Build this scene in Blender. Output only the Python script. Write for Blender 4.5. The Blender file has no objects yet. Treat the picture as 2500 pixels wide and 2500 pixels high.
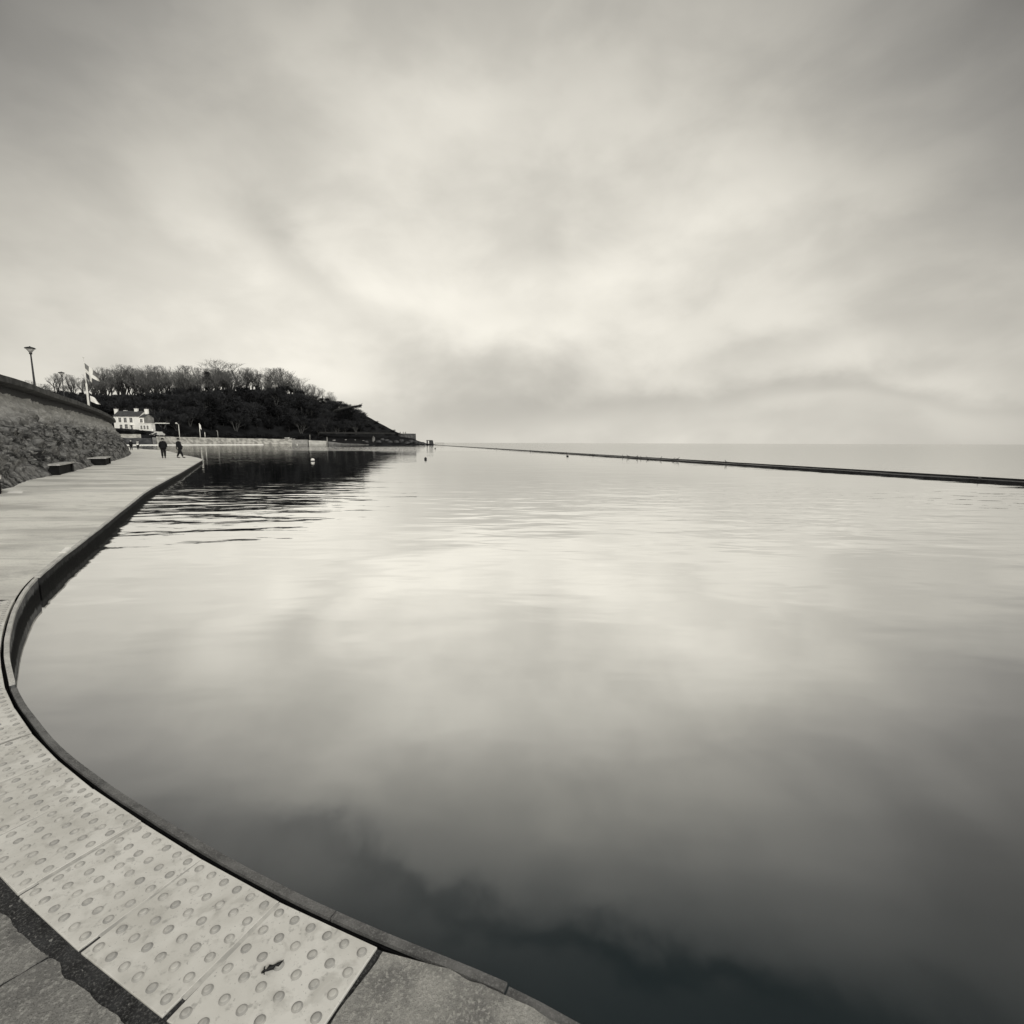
import bpy, math, random
from mathutils import Vector, Matrix, noise, geometry
rnd = random.Random(7)
R = math.radians
scene = bpy.context.scene
C = scene.collection

# ------------------------------------------------------------------ camera
F = 1204.0                       # focal length in photo pixels (photo is 2500 wide)
CAMZ, PITCH, ROLL = 1.5, 7.98, 0.19
cam_data = bpy.data.cameras.new('camera')
cam = bpy.data.objects.new('camera', cam_data)
C.objects.link(cam)
cam_data.sensor_width = 36.0
cam_data.lens = F / 2500.0 * 36.0
cam_data.clip_start = 0.05
cam_data.clip_end = 80000
CM = Matrix.Rotation(R(90 - PITCH), 3, 'X') @ Matrix.Rotation(R(ROLL), 3, 'Z')
cam.matrix_world = Matrix.Translation((0, 0, CAMZ)) @ CM.to_4x4()
scene.camera = cam

# ------------------------------------------------------------------ sky, sun, exposure
scene.view_settings.view_transform = 'Standard'
scene.view_settings.look = 'None'
scene.view_settings.exposure = 0.0
scene.view_settings.gamma = 1.0
SUN_EL, SUN_AZ = 38.0, 138.0     # degrees, azimuth clockwise from +Y
SKY_STRENGTH = 0.1

class NT:
    """small helper for node trees"""
    def __init__(self, tree):
        self.t = tree
    def n(self, typ, **kw):
        nd = self.t.nodes.new(typ)
        for k, v in kw.items():
            setattr(nd, k, v)
        return nd
    def link(self, a, b):
        self.t.links.new(a, b)
    def put(self, sock, v):
        if isinstance(v, bpy.types.NodeSocket):
            self.link(v, sock)
        else:
            sock.default_value = v
    def m(self, op, a, b=0.0, c=None, clamp=False):
        nd = self.n('ShaderNodeMath', operation=op, use_clamp=clamp)
        self.put(nd.inputs[0], a); self.put(nd.inputs[1], b)
        if c is not None: self.put(nd.inputs[2], c)
        return nd.outputs[0]
    def comb(self, x, y, z):
        nd = self.n('ShaderNodeCombineXYZ')
        for s, v in zip(nd.inputs, (x, y, z)): self.put(s, v)
        return nd.outputs[0]
    def noise(self, vec, scale=1.0, detail=4.0, rough=0.55, dist=0.0):
        nd = self.n('ShaderNodeTexNoise')
        if vec is not None: self.link(vec, nd.inputs['Vector'])
        nd.inputs['Scale'].default_value = scale
        nd.inputs['Detail'].default_value = detail
        nd.inputs['Roughness'].default_value = rough
        nd.inputs['Distortion'].default_value = dist
        return nd.outputs[0]
    def smooth(self, v, a, b, lo=0.0, hi=1.0):
        nd = self.n('ShaderNodeMapRange', interpolation_type='SMOOTHSTEP')
        self.put(nd.inputs[0], v)
        nd.inputs[1].default_value = a; nd.inputs[2].default_value = b
        nd.inputs[3].default_value = lo; nd.inputs[4].default_value = hi
        return nd.outputs[0]
    def mix(self, fac, a, b):
        nd = self.n('ShaderNodeMix', data_type='RGBA')
        self.put(nd.inputs[0], fac)
        for s, v in ((nd.inputs[6], a), (nd.inputs[7], b)):
            if isinstance(v, bpy.types.NodeSocket): self.link(v, s)
            else: s.default_value = (v[0], v[1], v[2], 1.0)
        return nd.outputs[2]

def build_world():
    w = bpy.data.worlds.new('World'); scene.world = w
    w.use_nodes = True
    w.node_tree.nodes.clear()
    k = NT(w.node_tree)
    out = k.n('ShaderNodeOutputWorld'); bg = k.n('ShaderNodeBackground')
    bg.inputs[1].default_value = SKY_STRENGTH
    k.link(bg.outputs[0], out.inputs[0])
    sky = k.n('ShaderNodeTexSky', sky_type='NISHITA')
    sky.sun_disc = False
    sky.sun_elevation = R(SUN_EL); sky.sun_rotation = R(SUN_AZ)
    bw = k.n('ShaderNodeRGBToBW'); k.link(sky.outputs[0], bw.inputs[0])
    tc = k.n('ShaderNodeTexCoord')
    sp = k.n('ShaderNodeSeparateXYZ'); k.link(tc.outputs['Generated'], sp.inputs[0])
    x, y, z = sp.outputs
    za = k.m('ABSOLUTE', z)
    # overcast luminance: bright thin cloud low over the sea, thicker to the sides and overhead
    dz = k.m('SUBTRACT', za, 0.17)
    xc = k.smooth(za, 0.06, 0.52, 0.70, 1.50)
    r2 = k.m('ADD', k.m('MULTIPLY', k.m('MULTIPLY', k.m('ADD', x, 0.022), k.m('ADD', x, 0.022)), xc), k.m('MULTIPLY', k.m('MULTIPLY', dz, dz), 2.35))
    e = k.m('MULTIPLY', r2, k.m('ADD', 0.55, k.m('MULTIPLY', r2, 1.95)))
    lobe = k.m('EXPONENT', k.m('MULTIPLY', e, -1.0))
    lobe = k.m('MULTIPLY', lobe, k.smooth(y, -0.5, 0.35, 0.5, 1.0))
    floor_ = k.smooth(y, 0.25, -0.5, 0.12, 1.0)  # unseen sky behind the camera, brightness added to light house and ground
    base = k.m('MAXIMUM', floor_, k.m('ADD', 0.06, k.m('MULTIPLY', lobe, 0.98)))
    # cloud layer: noise on a plane high above
    pv = k.comb(x, y, k.m('MULTIPLY', za, 1.7))
    mp = k.n('ShaderNodeMapping'); k.link(pv, mp.inputs[0])
    mp.inputs['Location'].default_value = (11.3, 2.7, 5.4)
    mp.inputs['Scale'].default_value = (1.0, 1.0, 1.0)
    mp.inputs['Rotation'].default_value = (0, R(14), 0)
    n1 = k.noise(mp.outputs[0], 2.1, 4.0, 0.5, 0.15)
    n2 = k.noise(mp.outputs[0], 5.0, 5.0, 0.52, 0.2)
    f1 = k.smooth(n1, 0.30, 0.70, 0.86, 1.08)
    f2 = k.smooth(n2, 0.30, 0.70, 0.90, 1.09)
    base = k.m('SMOOTH_MIN', base, 0.84, 0.30)
    val = k.m('MULTIPLY', base, k.m('MULTIPLY', f1, f2))
    # separate dark cloud banks, placed by direction (u to the right, v up, seen from due +Y)
    ym = k.m('MAXIMUM', y, 0.05)
    wob = k.m('MULTIPLY', k.m('SUBTRACT', n2, 0.5), 0.10)
    wob2 = k.m('MULTIPLY', k.m('SUBTRACT', n1, 0.5), 0.12)
    u = k.m('ADD', k.m('DIVIDE', x, ym), wob2)
    v = k.m('ADD', k.m('DIVIDE', za, ym), wob)
    def blob(u0, v0, su, sv, slope, amt):
        nonlocal val
        du = k.m('SUBTRACT', u, u0)
        dv = k.m('SUBTRACT', k.m('SUBTRACT', v, v0), k.m('MULTIPLY', du, slope))
        q = k.m('ADD', k.m('POWER', k.m('ABSOLUTE', k.m('DIVIDE', du, su)), 2.0), k.m('POWER', k.m('ABSOLUTE', k.m('DIVIDE', dv, sv)), 2.0))
        g = k.m('EXPONENT', k.m('MULTIPLY', q, -1.0))
        val = k.m('MULTIPLY', val, k.m('SUBTRACT', 1.0, k.m('MULTIPLY', g, amt)))
    blob(0.03, 0.125, 0.17, 0.055, -0.08, 0.145)
    blob(-0.16, 0.30, 0.16, 0.10, 0.0, -0.07)
    blob(-0.02, 0.22, 0.30, 0.035, 0.05, -0.06)      # grey bank low over the sea
    blob(0.45, 0.105, 0.36, 0.026, 0.10, 0.20)
    blob(0.30, 0.06, 0.60, 0.04, 0.0, 0.10)
    blob(0.80, 0.095, 0.30, 0.018, -0.10, 0.16)
    blob(0.50, 0.190, 0.35, 0.030, 0.22, 0.10)
    blob(-0.42, 0.36, 0.10, 0.045, -0.75, 0.20)
    blob(0.06, 0.36, 0.10, 0.035, 0.25, 0.10)
    blob(-0.15, 0.07, 0.40, 0.05, 0.0, 0.10)
    blob(0.75, 0.40, 0.45, 0.05, 0.35, 0.10)
    # heavy cloud overhead, out of the frame, seen mirrored in the near water
    edge = k.m('SUBTRACT', k.m('ADD', v, k.m('MULTIPLY', k.m('SUBTRACT', n2, 0.5), 0.5)), k.m('ADD', 1.05, k.m('MULTIPLY', k.m('MAXIMUM', u, -0.4), 0.28)))
    heavy = k.m('MULTIPLY', k.smooth(edge, -0.22, 0.16), k.smooth(y, 0.10, 0.30))
    val = k.m('MULTIPLY', val, k.m('SUBTRACT', 1.0, k.m('MULTIPLY', heavy, 0.50)))
    wob = k.m('MULTIPLY', k.m('SUBTRACT', k.noise(mp.outputs[0], 7.0, 6.0, 0.62), 0.5), 0.36)
    v = k.m('ADD', v, wob)
    blob(0.38, 1.215, 0.60, 0.062, 0.33, 0.74)
    blob(-0.25, 0.96, 0.28, 0.035, 0.42, 0.30)
    blob(0.9, 1.50, 0.7, 0.12, 0.3, 0.6)
    # haze at the very horizon
    hz = k.smooth(za, 0.0, 0.10, 1.0, 0.0)
    val = k.m('MULTIPLY', val, k.m('SUBTRACT', 1.0, k.m('MULTIPLY', hz, 0.10)))
    val = k.m('ADD', k.m('MULTIPLY', val, 0.93 / SKY_STRENGTH), k.m('MULTIPLY', bw.outputs[0], 0.03))
    vm = k.n('ShaderNodeVectorMath', operation='SCALE')
    # light parts slightly warm, thick cloud neutral
    tint = k.mix(k.smooth(val, 0.6, 5.5), (1.030, 1.0, 0.945), (1.042, 1.0, 0.895))
    k.link(tint, vm.inputs[0]); k.link(val, vm.inputs['Scale'])
    k.link(vm.outputs[0], bg.inputs[0])
build_world()

sun_data = bpy.data.lights.new('sun', 'SUN')
sun_data.energy = 1.5
sun_data.angle = R(24)
sun_data.color = (1.0, 0.985, 0.93)
sun = bpy.data.objects.new('sun', sun_data); C.objects.link(sun)
sd = Vector((math.sin(R(SUN_AZ)) * math.cos(R(SUN_EL)), math.cos(R(SUN_AZ)) * math.cos(R(SUN_EL)), math.sin(R(SUN_EL))))
sun.rotation_euler = sd.to_track_quat('Z', 'Y').to_euler()
sun.location = sd * 100

# ------------------------------------------------------------------ survey helpers: photo bearing -> place on the ground
FX = F * 1.0098                  # same scale measured at the horizon of the tilted camera
def ray(px, py):
    return CM @ Vector(((px - 1250) / F, -(py - 1250) / F, -1.0))
def gp(px, py, z=0.0):
    d = ray(px, py); t = (z - CAMZ) / d.z
    return Vector((d.x * t, d.y * t, z))
def at(px, py, Y):
    d = ray(px, py); t = Y / d.y
    return Vector((d.x * t, Y, CAMZ + d.z * t))
def lerpk(keys, x):
    if x <= keys[0][0]: return keys[0][1]
    for (a, va), (b, vb) in zip(keys, keys[1:]):
        if x <= b: return va + (vb - va) * (x - a) / (b - a)
    return keys[-1][1]

# ------------------------------------------------------------------ mesh helpers
class MB:
    def __init__(self):
        self.v = []; self.f = []; self.mi = []; self.sm = []
    def add(self, vs, fs, mi=0, smooth=False):
        o = len(self.v)
        self.v += [tuple(p) for p in vs]
        for f in fs:
            self.f.append([i + o for i in f]); self.mi.append(mi); self.sm.append(smooth)
        return o
    def box(self, x0, x1, y0, y1, z0, z1, mi=0, M=None):
        vs = [Vector((x, y, z)) for z in (z0, z1) for x, y in ((x0, y0), (x1, y0), (x1, y1), (x0, y1))]
        if M is not None: vs = [M @ p for p in vs]
        self.add(vs, [(3, 2, 1, 0), (4, 5, 6, 7), (0, 1, 5, 4), (1, 2, 6, 5), (2, 3, 7, 6), (3, 0, 4, 7)], mi)
    def tube(self, pts, rad, n=6, mi=0, smooth=True, cap=True):
        pts = [Vector(p) for p in pts]
        if not hasattr(rad, '__len__'): rad = [rad] * len(pts)
        vs = []; fs = []
        for i, p in enumerate(pts):
            d = (pts[min(i + 1, len(pts) - 1)] - pts[max(i - 1, 0)])
            d = d.normalized() if d.length > 1e-9 else Vector((0, 0, 1))
            a = d.cross(Vector((0, 0, 1)) if abs(d.z) < 0.9 else Vector((1, 0, 0))).normalized()
            b = d.cross(a)
            for j in range(n):
                t = 2 * math.pi * j / n
                vs.append(p + (a * math.cos(t) + b * math.sin(t)) * rad[i])
        for i in range(len(pts) - 1):
            for j in range(n):
                fs.append((i * n + j, i * n + (j + 1) % n, (i + 1) * n + (j + 1) % n, (i + 1) * n + j))
        if cap:
            fs.append(tuple(reversed(range(n)))); fs.append(tuple(range((len(pts) - 1) * n, len(pts) * n)))
        self.add(vs, fs, mi, smooth)
    def lathe(self, prof, n=16, mi=0, c=(0, 0, 0), smooth=True):
        vs = []; fs = []
        for r, z in prof:
            for j in range(n):
                t = 2 * math.pi * j / n
                vs.append((c[0] + r * math.cos(t), c[1] + r * math.sin(t), c[2] + z))
        for i in range(len(prof) - 1):
            for j in range(n):
                fs.append((i * n + j, i * n + (j + 1) % n, (i + 1) * n + (j + 1) % n, (i + 1) * n + j))
        fs.append(tuple(reversed(range(n)))); fs.append(tuple(range((len(prof) - 1) * n, len(prof) * n)))
        self.add(vs, fs, mi, smooth)
    def build(self, name, mats, parent=None, loc=None):
        me = bpy.data.meshes.new(name)
        me.from_pydata(self.v, [], self.f)
        if not isinstance(mats, (list, tuple)): mats = [mats]
        for m_ in mats: me.materials.append(m_)
        me.polygons.foreach_set('material_index', self.mi)
        me.polygons.foreach_set('use_smooth', self.sm)
        me.update()
        ob = bpy.data.objects.new(name, me); C.objects.link(ob)
        if parent is not None: ob.parent = parent
        if loc is not None: ob.location = loc
        return ob

def tag(o, label, cat, group=None):
    o['label'] = label; o['category'] = cat
    if group: o['group'] = group
    return o
def kind(o, k):
    o['kind'] = k; return o
def thing(name, label, cat, loc=(0, 0, 0), rz=0.0, group=None):
    o = bpy.data.objects.new(name, None); C.objects.link(o)
    o.location = loc; o.rotation_euler = (0, 0, rz)
    o.empty_display_size = 0.2
    return tag(o, label, cat, group)
def dup(root, loc, rz=0.0, scale=None, label=None, group=None):
    r = root.copy(); C.objects.link(r)
    r.location = loc; r.rotation_euler = (0, 0, rz)
    if scale: r.scale = scale
    if label: r['label'] = label
    if group: r['group'] = group
    for ch in root.children:
        c = ch.copy(); C.objects.link(c); c.parent = r
        for g in ch.children:
            d = g.copy(); C.objects.link(d); d.parent = c
    return r
def remap(v, a, b): return min(1.0, max(0.0, (v - a) / (b - a)))
def sstep(v, a, b):
    t = remap(v, a, b); return t * t * (3 - 2 * t)

def catmull(pts, step):
    pts = [Vector(p) for p in pts]
    P = [pts[0] * 2 - pts[1]] + pts + [pts[-1] * 2 - pts[-2]]
    out = []
    for i in range(1, len(P) - 2):
        p0, p1, p2, p3 = P[i - 1:i + 3]
        n = max(2, int((p2 - p1).length / step * 3))
        for j in range(n):
            t = j / n
            out.append(0.5 * ((2 * p1) + (p2 - p0) * t + (2 * p0 - 5 * p1 + 4 * p2 - p3) * t * t + (3 * p1 - p0 - 3 * p2 + p3) * t ** 3))
    out.append(P[-2])
    return out
def resample(pts, step):
    res = [pts[0].copy()]; acc = 0.0
    for a, b in zip(pts, pts[1:]):
        L = (b - a).length
        if L < 1e-9: continue
        while acc + L >= step:
            a = a + (b - a) * ((step - acc) / L); L = (b - a).length; acc = 0.0
            res.append(a.copy())
        acc += L
    return res
def normals2d(pts):
    """left-hand normals of a polyline in plan"""
    out = []
    for i in range(len(pts)):
        d = pts[min(i + 1, len(pts) - 1)] - pts[max(i - 1, 0)]
        d.z = 0; d.normalize()
        out.append(Vector((-d.y, d.x, 0)))
    return out
def smoothline(pts, it=2):
    for _ in range(it):
        pts = [pts[0]] + [(pts[i - 1] + pts[i] * 2 + pts[i + 1]) / 4 for i in range(1, len(pts) - 1)] + [pts[-1]]
    return pts

# ------------------------------------------------------------------ materials
def newmat(name):
    m_ = bpy.data.materials.new(name); m_.use_nodes = True
    m_.node_tree.nodes.clear()
    k = NT(m_.node_tree)
    out = k.n('ShaderNodeOutputMaterial')
    b = k.n('ShaderNodeBsdfPrincipled'); k.link(b.outputs[0], out.inputs[0])
    return m_, k, b, out
def mottled(name, c1, c2, scale=4.0, rough=0.85, bump=0.0, bscale=None, bdist=0.01, stretch=(1, 1, 1), detail=6, lo=0.35, hi=0.65, spec=0.3):
    m_, k, b, out = newmat(name)
    tc = k.n('ShaderNodeTexCoord')
    mp = k.n('ShaderNodeMapping'); k.link(tc.outputs['Object'], mp.inputs[0])
    mp.inputs['Scale'].default_value = stretch
    n = k.noise(mp.outputs[0], scale, detail, 0.6)
    k.link(k.mix(k.smooth(n, lo, hi), c1, c2), b.inputs['Base Color'])
    b.inputs['Roughness'].default_value = rough
    b.inputs['Specular IOR Level'].default_value = spec
    if bump:
        bp = k.n('ShaderNodeBump'); bp.inputs['Strength'].default_value = bump; bp.inputs['Distance'].default_value = bdist
        k.link(k.noise(mp.outputs[0], bscale or scale * 4, 6, 0.65), bp.inputs['Height'])
        k.link(bp.outputs[0], b.inputs['Normal'])
    return m_
def g(v, tint=0.0):
    """grey with a slight warm (+) or cold (-) tone"""
    return (v * (1 + 0.03 * tint), v, v * (1 - 0.09 * tint))

M = {}
M['white_paint'] = mottled('white_paint', g(0.90, .4), g(0.84, .4), 1.5, 0.6)
M['white_metal'] = mottled('white_metal', g(0.78, .5), g(0.66, .5), 6.0, 0.4)
M['pale_render'] = mottled('pale_render', g(0.46, .8), g(0.20, .8), 0.5, 0.9, 0.4, 3.0, 0.1)
M['grey_render'] = mottled('grey_render', g(0.30, .5), g(0.20, .5), 0.6, 0.9)
M['slate'] = mottled('slate', g(0.075, -.5), g(0.04, -.5), 1.2, 0.7)
M['dark_metal'] = mottled('dark_metal', g(0.02, -1), g(0.035, -1), 8.0, 0.5)
M['dark_glass'] = mottled('dark_glass', g(0.03, -1), g(0.06, -1), 1.0, 0.08, spec=0.5)
M['lamp_glass'] = mottled('lamp_glass', g(0.5, .3), g(0.38, .3), 5.0, 0.2)
M['dark_stone'] = mottled('dark_stone', g(0.03, -1), g(0.075, -.5), 0.5, 0.9, 0.5, 2.0, 0.2)
M['wet_stone'] = mottled('wet_stone', g(0.012, -1), g(0.035, -1), 3.0, 0.45, 0.5, 18.0, 0.02)
M['mid_stone'] = mottled('mid_stone', g(0.10, 0), g(0.20, .3), 0.6, 0.9, 0.5, 2.0, 0.2)
M['coping'] = mottled('coping', g(0.030, 0), g(0.085, .3), 1.6, 0.9, 0.4, 12.0, 0.02)
M['bench_top'] = mottled('bench_top', g(0.52, .4), g(0.36, .4), 3.0, 0.7, 0.3, 20, 0.01, stretch=(1, 6, 1))
M['bench_dark'] = mottled('bench_dark', g(0.007, -.5), g(0.014, -.5), 4.0, 0.9, spec=0.15)
M['bark'] = mottled('bark', g(0.035, -.3), g(0.06, 0), 1.5, 0.95)
M['pale_bark'] = mottled('pale_bark', g(0.06, 0), g(0.10, .2), 1.2, 0.95)
M['twig'] = mottled('twig', g(0.10, -.1), g(0.17, .2), 0.4, 0.95)
M['twig_dark'] = mottled('twig_dark', g(0.014, -1.2), g(0.046, -1), 0.35, 0.95)
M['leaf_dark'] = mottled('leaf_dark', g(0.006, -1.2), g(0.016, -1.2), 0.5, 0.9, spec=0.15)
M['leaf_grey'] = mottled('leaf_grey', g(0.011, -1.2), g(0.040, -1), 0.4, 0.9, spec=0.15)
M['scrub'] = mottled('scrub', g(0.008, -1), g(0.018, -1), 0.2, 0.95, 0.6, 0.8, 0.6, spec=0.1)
M['black_cloth'] = mottled('black_cloth', g(0.008, -1), g(0.014, -1), 6.0, 0.9, spec=0.2)
M['dark_trouser'] = mottled('dark_trouser', g(0.010, -1), g(0.018, -1), 6.0, 0.9, spec=0.2)
M['pale_cloth'] = mottled('pale_cloth', g(0.55, .3), g(0.42, .3), 8.0, 0.9)
M['skin'] = mottled('skin', g(0.35, 1), g(0.30, 1), 8.0, 0.6)
M['hair'] = mottled('hair', g(0.03, 0), g(0.05, 0), 20.0, 0.7)
M['weed_shade'] = mottled('weed_shade', g(0.004, -1), g(0.010, -1), 40.0, 0.5, 0.5, 200, 0.003)  # seaweed black, also used to paint shade into recesses
M['buoy_white'] = mottled('buoy_white', g(0.80, .5), g(0.62, .5), 5.0, 0.4)
M['buoy_dark'] = mottled('buoy_dark', g(0.015, -1), g(0.03, -1), 6.0, 0.5)
M['gull'] = mottled('gull', g(0.30, 0), g(0.10, 0), 6.0, 0.8)
M['path'] = mottled('path', g(0.035, 0), g(0.022, 0), 0.3, 0.9)
M['black_rubber'] = mottled('black_rubber', g(0.012, 0), g(0.02, 0), 6.0, 0.8)
M['van_paint'] = mottled('van_paint', g(0.80, .4), g(0.74, .4), 1.0, 0.3)
M['car_paint'] = mottled('car_paint', g(0.05, -.5), g(0.07, -.5), 1.0, 0.3)

def concrete(name, light, dark, fleck, scale=5.0, bump=0.5, cell=1.0, rough=0.85):
    """rough weathered concrete with stains, aggregate flecks and a grainy surface"""
    m_, k, b, out = newmat(name)
    geo = k.n('ShaderNodeNewGeometry')
    P = geo.outputs['Position']
    n1 = k.noise(P, scale, 8, 0.62, 0.3)
    n2 = k.noise(P, scale * 14, 5, 0.7)
    n3 = k.noise(P, scale * 60, 3, 0.7)
    c = k.mix(k.smooth(n1, 0.32, 0.68), dark, light)
    c = k.mix(k.m('MULTIPLY', k.smooth(n2, 0.48, 0.66), 0.75), c, fleck)
    c = k.mix(k.m('MULTIPLY', k.smooth(n3, 0.50, 0.66), 0.65), c, (dark[0] * .5, dark[1] * .5, dark[2] * .5))
    k.link(c, b.inputs['Base Color'])
    b.inputs['Roughness'].default_value = rough
    b.inputs['Specular IOR Level'].default_value = 0.3
    bp = k.n('ShaderNodeBump'); bp.inputs['Strength'].default_value = bump; bp.inputs['Distance'].default_value = 0.012
    h = k.m('ADD', k.m('MULTIPLY', n2, 1.0), k.m('MULTIPLY', n3, 0.5))
    k.link(h, bp.inputs['Height']); k.link(bp.outputs[0], b.inputs['Normal'])
    return m_
M['paving'] = concrete('paving', g(0.34, .5), g(0.17, .3), g(0.48, .5), 4.0, 0.9)
M['apron'] = concrete('apron', g(0.52, .6), g(0.25, .4), g(0.66, .6), 7.0, 0.9)
M['bedding'] = concrete('bedding', g(0.075, -.6), g(0.022, -.8), g(0.24, .2), 9.0, 1.0)
M['kerb'] = concrete('kerb', g(0.25, .1), g(0.13, 0), g(0.34, .2), 10.0, 0.8)

def tactile_mat(name, dirt_shade):
    m_, k, b, out = newmat(name)
    geo = k.n('ShaderNodeNewGeometry'); P = geo.outputs['Position']
    n1 = k.noise(P, 3.0, 6, 0.6, 0.4)
    n2 = k.noise(P, 28.0, 5, 0.65)
    n3 = k.noise(P, 11.0, 5, 0.6, 0.6)
    if dirt_shade:
        c = k.mix(k.smooth(k.noise(P, 16.0, 4, 0.6, 0.5), 0.38, 0.62), *dirt_shade)
    else:
        c = k.mix(k.smooth(n1, 0.30, 0.62), g(0.55, .7), g(0.72, .5))
        c = k.mix(k.m('MULTIPLY', k.smooth(n3, 0.50, 0.70), 0.60), c, g(0.42, .8))
        c = k.mix(k.m('MULTIPLY', k.smooth(n2, 0.56, 0.70), 0.6), c, g(0.30, .5))
        c = k.mix(k.m('MULTIPLY', k.smooth(k.noise(P, 90.0, 3, 0.7), 0.62, 0.72), 0.6), c, g(0.20, .3))
        c = k.mix(k.m('MULTIPLY', k.smooth(k.noise(P, 1.7, 5, 0.65, 1.0), 0.52, 0.68), 0.45), c, g(0.38, .6))
    k.link(c, b.inputs['Base Color'])
    b.inputs['Roughness'].default_value = 0.75
    b.inputs['Specular IOR Level'].default_value = 0.3
    bp = k.n('ShaderNodeBump'); bp.inputs['Strength'].default_value = 0.25; bp.inputs['Distance'].default_value = 0.003
    k.link(n2, bp.inputs['Height']); k.link(bp.outputs[0], b.inputs['Normal'])
    return m_
M['tactile'] = tactile_mat('tactile', False)
M['tactile_grime_shade'] = tactile_mat('tactile_grime_shade', (g(0.30, .4), g(0.44, .6)))  # dome flanks: grime, with the dome's shading put into the colour too
M['tactile_top'] = tactile_mat('tactile_top', (g(0.40, .5), g(0.56, .6)))  # dome tops and seam fill: dirt tone, dome shading mixed into the colour

def walkway_mat():
    m_, k, b, out = newmat('walkway')
    geo = k.n('ShaderNodeNewGeometry'); P = geo.outputs['Position']
    mp = k.n('ShaderNodeMapping'); k.link(P, mp.inputs[0])
    mp.inputs['Scale'].default_value = (0.26, 0.8, 1); mp.inputs['Rotation'].default_value = (0, 0, R(8))
    n1 = k.noise(mp.outputs[0], 1.0, 7, 0.6, 0.2)
    n2 = k.noise(P, 0.5, 6, 0.6)
    n3 = k.noise(P, 40.0, 4, 0.7)
    br = k.n('ShaderNodeTexBrick'); k.link(P, br.inputs['Vector'])
    br.offset = 0.0
    br.inputs['Color1'].default_value = (0.80, 0.79, 0.74, 1); br.inputs['Color2'].default_value = (0.86, 0.85, 0.80, 1)
    br.inputs['Mortar'].default_value = (0.44, 0.43, 0.40, 1)
    br.inputs['Scale'].default_value = 1.0
    br.inputs['Mortar Size'].default_value = 0.018; br.inputs['Mortar Smooth'].default_value = 0.6
    br.inputs['Brick Width'].default_value = 60.0; br.inputs['Row Height'].default_value = 3.1
    c = k.mix(k.m('MULTIPLY', k.smooth(n1, 0.42, 0.62), 0.75), br.outputs[0], g(0.42, .6))
    c = k.mix(k.m('MULTIPLY', k.smooth(n2, 0.46, 0.62), 0.5), c, g(0.84, .6))
    n4 = k.noise(mp.outputs[0], 5.0, 6, 0.7, 0.4)
    c = k.mix(k.m('MULTIPLY', k.smooth(n4, 0.52, 0.66), 0.45), c, g(0.34, .5))
    c = k.mix(k.m('MULTIPLY', k.smooth(n3, 0.50, 0.70), 0.40), c, g(0.25, .4))
    k.link(c, b.inputs['Base Color'])
    b.inputs['Roughness'].default_value = 0.55
    b.inputs['Specular IOR Level'].default_value = 0.5
    bp = k.n('ShaderNodeBump'); bp.inputs['Strength'].default_value = 0.4; bp.inputs['Distance'].default_value = 0.004
    k.link(n3, bp.inputs['Height']); k.link(bp.outputs[0], b.inputs['Normal'])
    return m_
M['walkway'] = walkway_mat()

def lakewall_mat(name, f, wl):
    """concrete lake wall: pale upper band, dark seaweed below the usual water mark"""
    m_, k, b, out = newmat(name)
    geo = k.n('ShaderNodeNewGeometry'); P = geo.outputs['Position']
    sp = k.n('ShaderNodeSeparateXYZ'); k.link(P, sp.inputs[0])
    n1 = k.noise(P, 2.2, 6, 0.65, 0.4); n2 = k.noise(P, 18.0, 6, 0.7); nb = k.noise(P, 0.5, 2, 0.5)
    h = k.m('ADD', sp.outputs[2], k.m('MULTIPLY', k.m('SUBTRACT', n2, 0.5), 0.10))
    c = k.mix(k.smooth(n2, 0.35, 0.65), g(0.016 * f, -.6), g(0.055 * f, 0))
    c = k.mix(k.smooth(n1, 0.35, 0.65), c, g(0.022 * f, -.4))
    c = k.mix(k.smooth(h, wl - 0.022, wl + 0.022), g(0.003, -1), c)
    k.link(c, b.inputs['Base Color'])
    b.inputs['Specular IOR Level'].default_value = 0.15
    b.inputs['Roughness'].default_value = 0.9
    bp = k.n('ShaderNodeBump'); bp.inputs['Strength'].default_value = 0.8; bp.inputs['Distance'].default_value = 0.015
    k.link(n2, bp.inputs['Height']); k.link(bp.outputs[0], b.inputs['Normal'])
    return m_
M['lake_wall_face'] = lakewall_mat('lake_wall_face', 1.3, -.10)
M['lake_wall_pale'] = lakewall_mat('lake_wall_pale', 4.5, -.105)

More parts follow.
